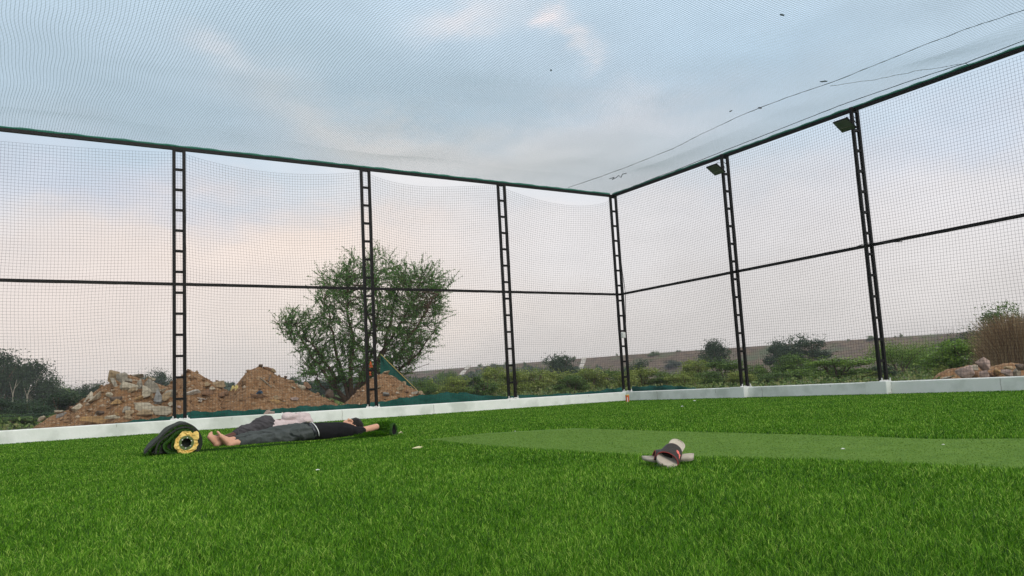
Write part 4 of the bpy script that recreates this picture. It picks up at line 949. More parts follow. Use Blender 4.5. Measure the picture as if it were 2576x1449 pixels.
# rocks behind the right wall
E_ = lambda cx, cy: (2247+cx*.1389, 771.4+cy*.1389, .1389)
for i, (cx, cy, w, h, m, lb) in enumerate([(1290, 1185, 290, 190, 'rock_pink', 'largest pinkish grey boulder left of the dry reeds'), (1445, 1115, 190, 80, 'rock_grey', 'grey flat stone on the right of the largest pink boulder'), (1630, 1050, 200, 190, 'rock_pink', 'reddish pyramid shaped rock in front of the reeds'),
    (1480, 1225, 160, 110, 'rock_brown', 'brownish stone low right of the largest pink boulder'), (1640, 1225, 190, 100, 'rock_pink', 'pink stone under the pyramid shaped rock'), (1890, 1195, 160, 100, 'rock_orange', 'orange stone under the dry reeds'), (2070, 1195, 180, 120, 'rock_pink', 'pale pink pointed stone under the dry reeds'),
    (2090, 1110, 160, 55, 'rock_tan', 'tan flat stone above the pale pointed one'), (2240, 1170, 130, 110, 'rock_grey', 'grey stone near the right edge under the reeds'), (2310, 1095, 170, 90, 'rock_dark', 'dark stone at the right edge under the reeds'), (1010, 1280, 260, 40, 'rock_grey', 'flat grey slab lying left of the largest pink boulder'), (1770, 1225, 120, 70, 'rock_brown', 'small brown stone between the pink and orange ones')]):
    x, y, k = E_(cx, cy); d_ = 19.5 + .25*(i % 3); q = AT(x, y, d_); dep = Vector((q.x, q.y, 0)).normalized(); sc_ = d_/F*k
    rock('rock', q, dep, w*sc_*1.05, h*sc_*1.25 if i < 10 else h*sc_, w*sc_*.7, m, lb, .1*math.sin(i*3), 0, .4*math.sin(i), 300+i, False, 'pink rocks behind the right wall')
# soil bank carrying them
c = AT(2520, 960, 20.3); dep = Vector((c.x, c.y, 0)).normalized(); lat = Vector((dep.y, -dep.x, 0)); n = 30; vs = []; fs = []
for i in range(n+1):
    for j in range(9):
        u = -1.6 + 4.2*i/n; v = -.5 + 1.6*j/8; z = (.40+.03*math.sin(u*9)+.02*math.sin(u*23+j))*min(1, max(0, (u+1.6)*1.6))*min(1, j/2.5) - .03
        vs.append(lat*u + dep*v + Z*z)
for i in range(n):
    for j in range(8): a = i*9+j; fs.append((a, a+1, a+10, a+9))
o = link('soil_bank', pymesh('soil_bank', vs, fs), M['soil'], smooth=True); o.location = (c.x, c.y, 0); tag(o, 'low bank of bare soil under the pink rocks and reeds', kind='structure')

# ------------------------------------------------------------------ turf strip, roll and the lying men
VA = -NL                                                # away from the camera, towards the left wall
E0, E1 = G(600, 1131), G(1000, 1099)
CF = (E0.dot(NL) + E1.dot(NL))/2                        # front edge plane of the loose strip
def PX(px, py, dv=0.0): return ATC(px, py, (NL.x, NL.y), CF - dv)     # point on the vertical plane dv behind the front edge
def K1(cx, cy, dv=0.0): return PX(322+cx*.2917, 992.8+cy*.2917, dv)
def K2(cx, cy, dv=0.0): return PX(348.8+cx*.0989, 1046.4+cy*.0989, dv)
def K3(cx, cy, dv=0.0): return PX(603.7+cx*.1614, 1019.6+cy*.1614, dv)

s0 = K2(1300, 900); s1 = K1(2260, 372)
s0.z = 0; s1.z = 0; O = s0.copy(); LS = (s1-s0).dot(UL); WS = .92
def strip_h(u, v):
    return .027 + .005*math.sin(u*4.1) + .004*math.sin(u*9+v*5) + (.02*max(0, (u-LS+.5))**1.2)
mb = MB(); n, m_ = 60, 12; vs = []; fs = []
for i in range(n+1):
    for j in range(m_+1):
        u = LS*i/n; v = WS*j/m_; e = .012*math.sin(u*7)+.006*math.sin(u*17) if j == 0 else 0
        vs.append(UL*u + VA*(v+e) + Z*strip_h(u, v))
b = len(vs)
for i in range(n+1):
    for j in range(m_+1):
        u = LS*i/n; v = WS*j/m_; e = .012*math.sin(u*7)+.006*math.sin(u*17) if j == 0 else 0
        vs.append(UL*u + VA*(v+e+.006) + Z*(strip_h(u, v)-.022))
for i in range(n):
    for j in range(m_):
        a = i*(m_+1)+j; fs.append((a, a+1, a+m_+2, a+m_+1)); fs.append((b+a, b+a+m_+1, b+a+m_+2, b+a+1))
for i in range(n):
    a = i*(m_+1); fs.append((a, a+m_+1, b+a+m_+1, b+a)); a += m_; fs.append((a, b+a, b+a+m_+1, a+m_+1))
for j in range(m_):
    fs.append((j, b+j, b+j+1, j+1)); a = n*(m_+1)+j; fs.append((a, a+1, b+a+1, b+a))
strip = empty('turf_strip', O); tag(strip, 'loose strip of artificial turf under the two lying people, curled at its right end', 'turf strip')
link('mat', pymesh('mat', vs, fs), M['turf'], strip)

def blades(name, pts, rng, hgt, wid, lean, m, leanf, parent=None, loc=None, tint=None):
    """pts (n,3) roots; curved three-face blades"""
    n = len(pts); h = (hgt*rng.uniform(.6, 1.15, n))[:, None]; w = (wid*rng.uniform(.7, 1.3, n))[:, None] if np.isscalar(wid) else (wid*rng.uniform(.7, 1.3, n))[:, None]
    a = rng.uniform(0, 2*np.pi, n); side = np.stack([np.cos(a), np.sin(a), np.zeros(n)], 1)
    ld = leanf + rng.normal(0, 1, (n, 2))*lean; ld3 = np.concatenate([ld, np.zeros((n, 1))], 1)
    p1 = pts + ld3*h*.35 + np.array([0, 0, 1])*h*.55; p2 = pts + ld3*h*1.0 + np.array([0, 0, 1])*h*(1-.25*np.clip(np.linalg.norm(ld, axis=1), 0, 1.4))[:, None]
    V = np.stack([pts-side*w*.5, pts+side*w*.5, p1+side*w*.45, p1-side*w*.45, p2+side*w*.12, p2-side*w*.12], 1).reshape(-1, 3)
    i = np.arange(n)[:, None]*6; Q = np.concatenate([i+np.array([[0, 1, 2, 3]]), i+np.array([[3, 2, 4, 5]])])
    big = npnoise(pts[:, 0]+(loc[0] if loc is not None else 0), pts[:, 1]+(loc[1] if loc is not None else 0), 61, 3, .5)
    r = rng.beta(1.1, 1.7, n) + .08*big + (rng.uniform(0, 1, n) > .965)*.5
    if tint is not None: r = r + .09*tint - .01
    r = np.clip(r, 0, 1)
    me = bigmesh(name, V, Q, np.repeat(r, 6)); o = link(name, me, m, parent)
    if loc is not None and parent is None: o.location = loc
    return o
def in_poly(x, y, poly):
    c = np.zeros(len(x), bool); j = len(poly)-1
    for i in range(len(poly)):
        xi, yi = poly[i].x, poly[i].y; xj, yj = poly[j].x, poly[j].y
        c ^= ((yi > y) != (yj > y)) & (x < (xj-xi)*(y-yi)/(yj-yi+1e-12)+xi); j = i
    return c
def lawn():
    rng = np.random.default_rng(5); N_ = 1250000
    # distance density ~ d^-0.45 so that near turf is dense
    t = rng.uniform(0, 1, N_); d0, d1 = 1.1, 21.5; p_ = .5; d = (d0**p_ + t*(d1**p_-d0**p_))**(1/p_)
    az = rng.uniform(R(-43), R(45), N_); x = np.sin(az)*d; y = np.cos(az)*d
    P2 = np.stack([x, y], 1)
    il = (P2-np.array(C0)[:2]) @ np.array(NL)[:2]; ir = (P2-np.array(C0)[:2]) @ np.array(NR)[:2]
    keep = (il > IL+.012) & (ir > IR+.012)
    q = P2 - np.array(O)[:2]; u = q @ np.array(UL)[:2]; v = q @ np.array(VA)[:2]
    jag = .012*npnoise(x, y, 70, 2, 4.0)
    keep &= ~((u > -.02) & (u < LS) & (v > .01) & (v < WS-.02))
    keep &= ~in_poly(x+jag, y+jag, pitch_poly)
    for (A_s, B_s) in ((G(1622, 1165), G(1740, 1160)), (G(1664, 1177), G(1672, 1166))):      # fibres pressed flat under the slippers
        ab = np.array((B_s-A_s)[:2]); ap = P2 - np.array(A_s)[:2]; tt = np.clip((ap @ ab)/(ab @ ab), 0, 1)
        keep &= np.linalg.norm(ap - tt[:, None]*ab, axis=1) > .036
    x, y, d = x[keep], y[keep], d[keep]; n = len(x)
    wid = .0018*np.clip(d/2.2, .8, 99)**.85
    lf = np.stack([npnoise(x, y, 80, 3, 3.2), npnoise(x, y, 81, 3, 3.2)], 1)*.34
    clump = np.clip(npnoise(x, y, 90, 2, 14.0) + .5*npnoise(x, y, 92, 3, 1.6), -1.2, 1.2); CL = clump
    o = blades('turf_grass', np.stack([x, y, np.zeros(n)], 1), rng, .023*(1+.12*clump), wid, .46, M['blade'], lf, tint=CL)
    tag(o, 'bright green blades of the artificial turf', None, kind='stuff')
    npb = 150000; t = rng.uniform(0, 1, npb); d = (1.5 + t*6.5); az = rng.uniform(R(-10), R(45), npb); x = np.sin(az)*d; y = np.cos(az)*d
    k = in_poly(x, y, pitch_poly); x, y, d = x[k], y[k], d[k]
    o = blades('pitch_pile', np.stack([x, y, np.full(len(x), .004)], 1), rng, .004, .0030*np.clip(d/3, .8, 9), .9, M['pileblade'], np.zeros((len(x), 2)))
    tag(o, 'very short fibres covering the practice pitch', None, kind='stuff')
    # strip: shorter look, same fibre
    ns = 34000; u = rng.uniform(0, LS, ns); v = rng.uniform(0.005, WS, ns); z = np.array([strip_h(a, b)-.002 for a, b in zip(u, v)])
    pts = u[:, None]*np.array(UL) + v[:, None]*np.array(VA); pts[:, 2] = z
    blades('pile', pts, rng, .018, .0055, .5, M['blade'], np.zeros((ns, 2)), parent=strip).data['x'] = 0
lawn()

# curled end of the strip
def curl():
    rng = np.random.default_rng(3)
    def tubehollow(path, rad, m_in, name, open_a0=0.0, arc=2*math.pi*.93, pile=True):
        vs = []; fs = []; K = 22; n = len(path); SX = (path[-1]-path[0]).normalized().cross(Z).normalized()
        for i, (p, r_) in enumerate(zip(path, rad)):
            for k in range(K+1):
                a = open_a0 + arc*k/K; rr_ = r_*(1+.10*math.sin(3*a+i*.6)) + .010*k/K
                vs.append(p - SX*math.cos(a)*rr_ + Z*math.sin(a)*rr_)
        for i in range(n-1):
            for k in range(K): a = i*(K+1)+k; fs.append((a, a+1, a+K+2, a+K+1))
        me = pymesh(name, vs, fs); o = link(name, me, m_in, strip, smooth=True); md = o.modifiers.new('t', 'SOLIDIFY'); md.thickness = .016; md.offset = -1
        # fibres on the outer side
        if pile:
            N_ = 4200; ii = rng.uniform(0, n-1.25, N_); kk = rng.uniform(0, 1, N_); P_ = []; 
            NN = []
            for a_, b_ in zip(ii, kk):
                i0 = int(a_); f = a_-i0; p = path[i0].lerp(path[i0+1], f); r_ = rad[i0]*(1-f)+rad[i0+1]*f; a = open_a0+arc*b_; rr_ = r_*(1+.10*math.sin(3*a+a_*.6))+.010*b_
                nrm = -SX*math.cos(a) + Z*math.sin(a); P_.append(list(p - SX*math.cos(a)*rr_ + Z*math.sin(a)*rr_)); NN.append(list(nrm))
            P_ = np.array(P_); NN = np.array(NN) + rng.normal(0, .45, (N_, 3)); tip = P_ + NN*.018; sd_ = np.cross(NN, rng.normal(size=(N_, 3))); sd_ /= np.linalg.norm(sd_, axis=1, keepdims=True); sd_ *= .003
            V = np.stack([P_-sd_, P_+sd_, tip+sd_*.3, tip-sd_*.3], 1).reshape(-1, 3)
            link(name+'_pile', bigmesh(name+'_pile', V, np.arange(4*N_).reshape(-1, 4), np.repeat(rng.uniform(.0, .5, N_), 4)), M['blade'], strip)
    path = [K1(*p)-O for p in ((2040, 328, .34), (2095, 312, .28), (2150, 304, .22), (2200, 300, .15), (2250, 300, .09), (2300, 302, .03))]; ED = (path[-1]-path[0]).normalized(); SD = ED.cross(Z).normalized()
    link('opening_shade', pymesh('opening_shade', [path[-1]-ED*.03] + [path[-1]-ED*.012 - SD*math.cos(2*math.pi*k/20)*.057 + Z*math.sin(2*math.pi*k/20)*.056 for k in range(20)], [(0, k+1, (k+1) % 20+1) for k in range(20)]), M['black'], strip)  # black disc stands in for the shade inside the curl
    tubehollow(path, [.016, .040, .056, .062, .064, .062], M['turfdark'], 'curled_end')
    path = [K1(*p, .03)-O for p in ((1950, 378), (2020, 368), (2080, 358), (2140, 354), (2200, 362), (2240, 374))]
    tubehollow(path, [.010, .016, .020, .022, .018, .010], M['turfdark'], 'fold', 0, math.pi)
curl()

def roll():
    AX = Vector((-math.sin(R(24.5)), math.cos(R(24.5)), 0))
    o0 = K2(1215, 960); o0.z = 0; root = empty('turf_roll', o0); tag(root, 'partly unrolled turf roll with black backing and yellow paper ring at its end', 'turf roll')
    LEN = .92
    def ribbon(pts, th, depth, setback=0.0):
        P_ = [K2(*p) - o0 for p in pts]; Q_ = []
        for i in range(len(P_)-1):
            p0, p1, p2, p3 = P_[max(i-1, 0)], P_[i], P_[i+1], P_[min(i+2, len(P_)-1)]
            for k in range(4):
                t = k/4; Q_.append(.5*((2*p1) + (p2-p0)*t + (2*p0-5*p1+4*p2-p3)*t*t + (3*p1-p0-3*p2+p3)*t**3))
        Q_.append(P_[-1]); A_l, B_l = [], []
        for i, p in enumerate(Q_):
            t = (Q_[min(i+1, len(Q_)-1)]-Q_[max(i-1, 0)]).normalized(); nn = t.cross(AX).normalized(); A_l.append(p+nn*th/2); B_l.append(p-nn*th/2)
        vs = []; fs = []; nd = 8; n = len(Q_)
        for j in range(nd+1):
            s = j/nd
            for arr in (A_l, B_l):
                for i, p in enumerate(arr): vs.append(p + AX*(setback + depth*s) + Z*.006*math.sin(i*.5+j*1.3)*s - Vector((0, 0, max(0, 0))))
        for j in range(nd):
            for w_ in (0, 1):
                for i in range(n-1):
                    a = (j*2+w_)*n+i; c = a+2*n; fs.append((a, a+1, c+1, c) if w_ == 0 else (a, c, c+1, a+1))
            for i in (0, n-1): a = j*2*n+i; fs.append((a, a+n, a+3*n, a+2*n))
        for j in (0, nd):
            for i in range(n-1): a = j*2*n+i; fs.append((a, a+1, a+n+1, a+n))
        return vs, fs, Q_
    outer = [(150, 960), (240, 850), (350, 750), (470, 640), (580, 530), (720, 400), (850, 310), (1000, 235), (1130, 208), (1280, 220), (1400, 285), (1500, 385), (1570, 500), (1598, 640), (1580, 780), (1500, 890), (1380, 955)]
    second = [(440, 962), (445, 850), (500, 700), (600, 590), (760, 480), (900, 380), (1000, 320), (1150, 285), (1300, 300), (1420, 375), (1500, 490), (1540, 640), (1520, 780), (1440, 880)]
    third = [(1150, 955), (900, 950), (750, 920), (665, 850), (640, 760), (680, 680), (780, 600), (880, 500), (980, 410), (1150, 360), (1330, 385), (1440, 480)]
    fourth = [(1000, 910), (890, 850), (850, 760), (890, 620), (960, 520)]
    rng = np.random.default_rng(8)
    body = [(330, 960), (470, 760), (620, 610), (800, 470), (1000, 350), (1150, 310), (1320, 345), (1450, 450), (1540, 620), (1520, 800), (1420, 920), (1250, 965)]
    P0 = [K2(*p, .0)-o0 + AX*.05 for p in body]; MB().add(P0 + [p + AX*.85 for p in P0], [tuple(range(12)), tuple(range(23, 11, -1))] + [(i, i+12, (i+1) % 12+12, (i+1) % 12) for i in range(12)]).build('dark_layer_fill', M['backing'], root)  # solid dark fill for packed layers and the shade between them
    for k, (pts, th, m, sb, nm) in enumerate(((outer, .018, 'backing', 0, 'outer_layer'), (second, .016, 'backing', -.012, 'second_layer'), (third, .018, 'turfdark', -.004, 'third_layer'), (fourth, .018, 'turfdark', .01, 'inner_layer'))):
        vs, fs, Q_ = ribbon(pts, th, LEN, sb); bm_ = pymesh(nm, vs, fs); link(nm, bm_, M[m], root, smooth=False)
        # fringe of fibres along the visible end
        N_ = 1500; idx = rng.uniform(0, len(Q_)-1.01, N_); P_ = np.array([list(Q_[int(a)].lerp(Q_[int(a)+1], a-int(a))) for a in idx]); 
        Tn = np.array([list((Q_[int(a)+1]-Q_[int(a)]).normalized().cross(AX)) for a in idx])
        sgn = -1 if True else 1
        base = P_ - Tn*sgn*(-th*.35) + np.array(AX)[None]*rng.uniform(-.004, .03, (N_, 1))
        tip = base + Tn*sgn*rng.uniform(.006, .02, (N_, 1))*1.0 + rng.normal(0, .004, (N_, 3)); sd_ = rng.normal(0, .0022, (N_, 3))
        V = np.stack([base-sd_, base+sd_, tip+sd_*.4, tip-sd_*.4], 1).reshape(-1, 3)
        link(nm+'_pile', bigmesh(nm+'_pile', V, np.arange(4*N_).reshape(-1, 4), np.repeat(rng.uniform(0, .22, N_), 4)), M['blade'], root)
    c = K2(1212, 680) - o0; sc_ = (K2(1312, 680)-K2(1212, 680)).length/100
    # green core tube; a black disc stands in for the shade in its hollow
    def annulus(r0, r1, y0, n=36, jr=0, jy=0, seed=0, rings=3):
        rr = random.Random(seed); vs = []; fs = []
        for k in range(n):
            a = 2*math.pi*k/n; j1 = 1+rr.uniform(-jr, jr)
            for q in range(rings+1):
                t = q/rings; r_ = r0+(r1*j1-r0)*t; vs.append(c + UL*math.cos(a)*r_ + Z*math.sin(a)*r_ + AX*(y0 + (rr.uniform(-jy, jy) if 0 < q else 0)))
        for k in range(n):
            for q in range(rings): a = k*(rings+1)+q; b = ((k+1) % n)*(rings+1)+q; fs.append((a, b, b+1, a+1))
        return vs, fs
    mb = MB()
    n = 36; r0, r1 = 125*sc_, 192*sc_
    for (ra, rb, ya, yb) in ((r0, r1, -.035, -.035), (r1, r1, -.035, .5), (r0, r0, -.035, .5)):
        vs = []; fs = []
        for k in range(n):
            a = 2*math.pi*k/n; e = UL*math.cos(a)+Z*math.sin(a); vs += [c+e*ra+AX*ya, c+e*rb+AX*yb]
        for k in range(n): a = 2*k; b = 2*((k+1) % n); fs.append((a, b, b+1, a+1))
        mb.add(vs, fs)
    mb.build('core_tube', M['tube'], root, smooth=False)
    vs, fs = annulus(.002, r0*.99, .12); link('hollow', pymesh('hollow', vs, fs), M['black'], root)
    vs, fs = annulus(185*sc_, 300*sc_, -.030, 30, .08, .012, 4); o = link('paper_ring', pymesh('paper_ring', vs, fs), M['paper'], root); md = o.modifiers.new('t', 'SOLIDIFY'); md.thickness = .003
    rr = random.Random(2); mb = MB(); pts = [(1360, 470), (1400, 400), (1480, 375), (1525, 420), (1530, 560), (1500, 600), (1390, 590), (1350, 520)]
    ctr = K2(1445, 490) - o0 - AX*.05; V_ = [K2(*p)-o0 - AX*rr.uniform(.03, .05) for p in pts]; mb.add([ctr]+V_, [(0, i+1, (i+1) % len(V_)+1) for i in range(len(V_))]); o = mb.build('paper_flap', M['paper'], root); md = o.modifiers.new('t', 'SOLIDIFY'); md.thickness = .003
    for k in range(6):
        a = .35+k*1.05; MB().box(c + (UL*math.cos(a)+Z*math.sin(a))*134*sc_ - AX*.038, .009, .004, .008).build('paper_bit', M['white'], root)
roll()

# ------------------------------------------------------------------ people
def body_mesh(name, caps, voxel, m, parent, origin, smooth_it=4, disp=0.0, dsize=.06, dseed=0, cut=None):
    """caps: (p0, r0, p1, r1) tapered capsules fused into one continuous surface"""
    bm = bmesh.new()
    for p0, r0, p1, r1 in caps:
        p0 = Vector(p0)-origin; p1 = Vector(p1)-origin; ax = p1-p0
        L_ = ax.length; rot = ax.to_track_quat('Z', 'Y').to_matrix().to_4x4() if L_ > 1e-5 else Matrix.Identity(4)
        n, k = 16, 6; rings = []
        def ring(c, r, z): return [bm.verts.new(c + rot @ Vector((r*math.cos(2*math.pi*i/n), r*math.sin(2*math.pi*i/n), z))) for i in range(n)]
        rows = [ring(p0, r0*math.cos(-math.pi/2*(1-j/k)), r0*math.sin(-math.pi/2*(1-j/k))) for j in range(1, k+1)] + [ring(p1, r1*math.cos(math.pi/2*j/k), r1*math.sin(math.pi/2*j/k)) for j in range(0, k)]
        a = bm.verts.new(p0 + rot @ Vector((0, 0, -r0))); b = bm.verts.new(p1 + rot @ Vector((0, 0, r1)))
        for i in range(n): bm.faces.new((a, rows[0][(i+1) % n], rows[0][i])); bm.faces.new((b, rows[-1][i], rows[-1][(i+1) % n]))
        for q in range(len(rows)-1):
            for i in range(n): bm.faces.new((rows[q][i], rows[q][(i+1) % n], rows[q+1][(i+1) % n], rows[q+1][i]))
    me = bpy.data.meshes.new(name); bm.to_mesh(me); bm.free()
    tmp = bpy.data.objects.new(name+'_tmp', me); COL.objects.link(tmp)
    r_ = tmp.modifiers.new('r', 'REMESH'); r_.mode = 'VOXEL'; r_.voxel_size = voxel
    s_ = tmp.modifiers.new('s', 'SMOOTH'); s_.iterations = smooth_it; s_.factor = .5
    bpy.context.view_layer.update(); dg = bpy.context.evaluated_depsgraph_get()
    out = bpy.data.meshes.new_from_object(tmp.evaluated_get(dg)); bpy.data.objects.remove(tmp); out.name = name
    nv = len(out.vertices); co = np.empty(nv*3); out.vertices.foreach_get('co', co); co = co.reshape(-1, 3)
    if disp:
        no = np.empty(nv*3); out.vertices.foreach_get('normal', no); no = no.reshape(-1, 3)
        f = 1/dsize; u = co @ np.array(UL); v = co @ np.array(VA)*.8 + co[:, 2]*1.1
        w = np.abs(npnoise(u*1.0+v*.55, v-u*.25, dseed, 2, f*.35)); w2 = npnoise(u, v, dseed+1, 2, f*.25)
        co = co + no*((.35-w)*.8 + w2*.4)[:, None]*disp
        out.vertices.foreach_set('co', co.ravel())
    out.update()
    return link(name, out, m, parent, smooth=True)
def cap(a, ra, b, rb): return (a, ra, b, rb)
def flat(a, ra, b, rb, w): return [(a + VA*x, ra, b + VA*x, rb) for x in (-w, 0, w)]

def boy():
    dc = .20; J = lambda cx, cy, dv=0.0: K1(cx, cy, dc+dv) if False else K1(cx, cy, dc) + VA*dv
    og = J(1300, 400); og.z = .03; root = empty('person', og)
    tag(root, 'barefoot person in black t-shirt and cargo trousers lying face up, arm behind head', 'person')
    hip_n, hip_f = J(1530, 326, -.075), J(1530, 312, .08)
    kn_n, kn_f = J(1240, 374, -.07), J(1230, 342, .08)
    an_n, an_f = J(905, 414, -.05), J(835, 402, .04)
    chest = flat(J(1600, 312), .062, J(1800, 304), .062, .06) + flat(J(1800, 304), .062, J(1905, 312), .048, .08)
    pelvis = flat(J(1500, 322), .058, J(1600, 314), .060, .05)
    legs = [cap(hip_n, .060, kn_n, .040), cap(kn_n, .036, an_n, .029), cap(hip_f, .060, kn_f, .040), cap(kn_f, .036, an_f, .029)]
    def foot(an, heel, ball, toe, wdir, big):
        c = [cap(an, .030, heel, .035), cap(heel, .034, ball, .029), cap(an, .029, ball, .026)]
        for x in (-.026, 0, .026): c.append(cap(heel.lerp(ball, .3)+wdir*x*.5, .026, ball+wdir*x, .022))
        for i, x in enumerate((-.034, -.017, -.002, .013, .027)):
            r_ = (.0115, .0085, .008, .0075, .007)[i] if big < 0 else (.007, .0075, .008, .0085, .0115)[i]
            t_ = toe + wdir*x + (ball-toe)*(.06*abs(i-(0 if big < 0 else 4))); c.append(cap(ball + wdir*x*.9, r_*1.2, t_, r_))
        return c
    feet = foot(an_n, J(872, 430, -.05), J(806, 368, -.01), J(778, 332, .01), (VA*.8+UL*.25-Z*.35).normalized(), -1) + foot(an_f, J(772, 424, .04), J(722, 366, .05), J(724, 328, .07), (VA*.75+UL*.5).normalized(), 1)
    sh_n, sh_f = J(1935, 322, -.135), J(1905, 305, .16); el_n, el_f = J(2112, 276, -.09), J(2075, 300, .26)
    ha_n, ha_f = J(2020, 318, .03), J(1990, 322, .08)
    arms = [cap(sh_n, .040, el_n, .032), cap(el_n, .031, ha_n, .022), cap(sh_f, .040, el_f, .032), cap(el_f, .031, ha_f, .022)]
    for hb in (ha_n, ha_f):
        d = (J(1960, 322, .03) - hb).normalized()
        arms.append(cap(hb, .022, hb + d*.05, .020))
        for k in range(5):
            o_ = VA*(-.028+.014*k); L_ = (.035, .05, .055, .05, .04)[k]; arms.append(cap(hb + d*.045 + o_, .0085, hb + d*(.045+L_) + o_ + Z*.004, .007))
    hd = J(1953, 268, .02)
    # face points up, chin towards the feet
    ch = J(1882, 277, .02); fd = (J(1875, 262, .02)-hd).normalized()
    head = [cap(hd, .070, hd + UL*.018 - Z*.008, .070), cap(hd - UL*.02 - Z*.004, .060, J(1893, 272, .02), .040), cap(J(1900, 282, .02), .040, ch, .026),
            cap(J(1870, 292, .02), .042, J(1925, 290, .02), .046)]
    up = (Z*.93 - VA*.30 - UL*.05).normalized()          # outward direction of the face, a little towards the camera
    ax = (ch-hd).normalized(); sd_ = ax.cross(up).normalized()
    fc = hd + ax*.035 + up*.052
    head += [cap(fc + ax*.0 + up*.010, .008, fc + ax*.026 + up*.026, .0115), cap(fc + ax*.026 + up*.018 + sd_*.009, .007, fc + ax*.026 + up*.018 - sd_*.009, .007),
             cap(fc + ax*.046 + up*.008 + sd_*.014, .0075, fc + ax*.046 + up*.008 - sd_*.014, .0075), cap(fc + ax*.055 + up*.005 + sd_*.012, .007, fc + ax*.055 + up*.005 - sd_*.012, .007),
             cap(fc + ax*.072 + up*.002, .013, fc + ax*.070, .014), cap(fc - ax*.008 + up*.010 + sd_*.026, .009, fc - ax*.008 + up*.012 + sd_*.008, .009), cap(fc - ax*.008 + up*.010 - sd_*.026, .009, fc - ax*.008 + up*.012 - sd_*.008, .009),
             cap(hd - VA*.067 + ax*.012 - up*.002, .012, hd - VA*.066 + ax*.022 - up*.008, .008), cap(hd + VA*.067 + ax*.012, .012, hd + VA*.066 + ax*.022, .008),
             cap(fc + ax*.035 + sd_*.036 - up*.012, .022, fc + ax*.045 + sd_*.030 - up*.012, .02), cap(fc + ax*.035 - sd_*.036 - up*.012, .022, fc + ax*.045 - sd_*.030 - up*.012, .02)]
    body_mesh('body', chest + pelvis + legs + feet + arms + head, .0055, M['skin'], root, og, 3)
    # hair
    hc = hd + UL*.012 - Z*.004
    hair = [cap(hc - ax*.006 + up*.014, .073, hc + UL*.025 - Z*.01, .070), cap(hd - up*.02 - ax*.01, .072, hd - up*.03, .066), cap(fc - ax*.055 + up*.0, .020, fc - ax*.060 - VA*.03, .02), cap(hd - VA*.045 - ax*.028 + up*.012, .030, hd - VA*.05 - up*.02 - ax*.02, .028)]
    hh = body_mesh('hair', hair, .006, M['hair'], root, og, 2, .006, .02, 3)
    # eyes: closed lids, brows
    for s_ in (-1, 1):
        MB().tube([fc + sd_*s_*.030 + ax*.004 + up*.006 - og, fc + sd_*s_*.020 + ax*.007 + up*.014 - og, fc + sd_*s_*.010 + ax*.004 + up*.013 - og], .0022, 5).build('eyelashes', M['hair'], root)
        MB().tube([fc + sd_*s_*.034 - ax*.012 + up*.010 - og, fc + sd_*s_*.022 - ax*.017 + up*.019 - og, fc + sd_*s_*.008 - ax*.014 + up*.020 - og], .0032, 5).build('eyebrow', M['hair'], root)
    # trousers
    cuff_n = an_n.lerp(kn_n, .19); cuff_f = an_f.lerp(kn_f, .25)
    tr = [cap(hip_n, .080, kn_n, .060), cap(kn_n, .058, cuff_n, .040), cap(hip_f, .080, kn_f, .060), cap(kn_f, .058, cuff_f, .040)] + flat(J(1500, 326), .080, J(1590, 320), .080, .066)
    tr += [cap(J(1330, 380, -.10), .045, J(1440, 352, -.11), .052), cap(J(1390, 330, -.09), .045, J(1450, 320, -.1), .05)]
    body_mesh('trousers', tr, .0075, M['cargo'], root, og, 3, .028, .075, 11)
    # cargo pocket flap and seam
    fl = MB(); A_l = [J(*p)-og for p in ((1352, 312, -.165), (1400, 308, -.17), (1440, 335, -.18), (1425, 352, -.18), (1380, 342, -.175))]; fl.add(A_l, [tuple(range(5))]); o = fl.build('pocket_flap', M['cargo'], root); md = o.modifiers.new('t', 'SOLIDIFY'); md.thickness = .006
    MB().tube([J(1378, 318, -.168)-og, J(1425, 352, -.178)-og, J(1440, 392, -.165)-og], .003, 5).build('pocket_seam', M['belt'], root)
    # shirt
    sh = flat(J(1592, 316), .082, J(1800, 308), .085, .074) + flat(J(1800, 308), .085, J(1888, 314), .066, .09) + [cap(J(1600, 335, -.08), .070, J(1880, 330, -.09), .060)] + [cap(J(1900, 314, -.10), .055, sh_n + UL*.012, .052), cap(J(1885, 305, .10), .055, sh_f, .052), cap(J(1880, 312, -.1), .058, J(1700, 340, -.08), .055)]
    sh += [cap(sh_n, .051, sh_n.lerp(el_n, .24), .045), cap(sh_f, .051, sh_f.lerp(el_f, .3), .046)]
    body_mesh('t_shirt', sh, .0075, M['tee'], root, og, 3, .014, .12, 21)
    # belt, buckle, white hem
    c = J(1568, 314); P_ = []
    ring = []
    for k in range(25):
        a = 2*math.pi*k/24; ring.append(c + VA*math.cos(a)*.160 + Z*math.sin(a)*.091 + UL*(-.03*math.sin(a)) - og)
    mb = MB(); vs = [];
    for p in ring: vs += [p - UL*.016, p + UL*.016]
    mb.add(vs, [(2*i, 2*i+1, 2*i+3, 2*i+2) for i in range(24)]); o = mb.build('belt', M['belt'], root, smooth=True); md = o.modifiers.new('t', 'SOLIDIFY'); md.thickness = .004
    Mx = Matrix((UL, VA, Z)).transposed(); MB().box(c + Z*.095 - VA*.045 - UL*.03 - og, .045, .05, .012, Mx).build('buckle', M['rock_grey'], root, bevel=.003)
    hem = [c + UL*.030 + VA*math.cos(a)*.165 + Z*math.sin(a)*.092 + UL*(-.03*math.sin(a)) - og for a in [math.pi*.60 + math.pi*.75*i/10 for i in range(11)]]
    MB().tube(hem, .005, 5).build('undershirt_hem', M['white'], root, smooth=True)
    return root
boy()

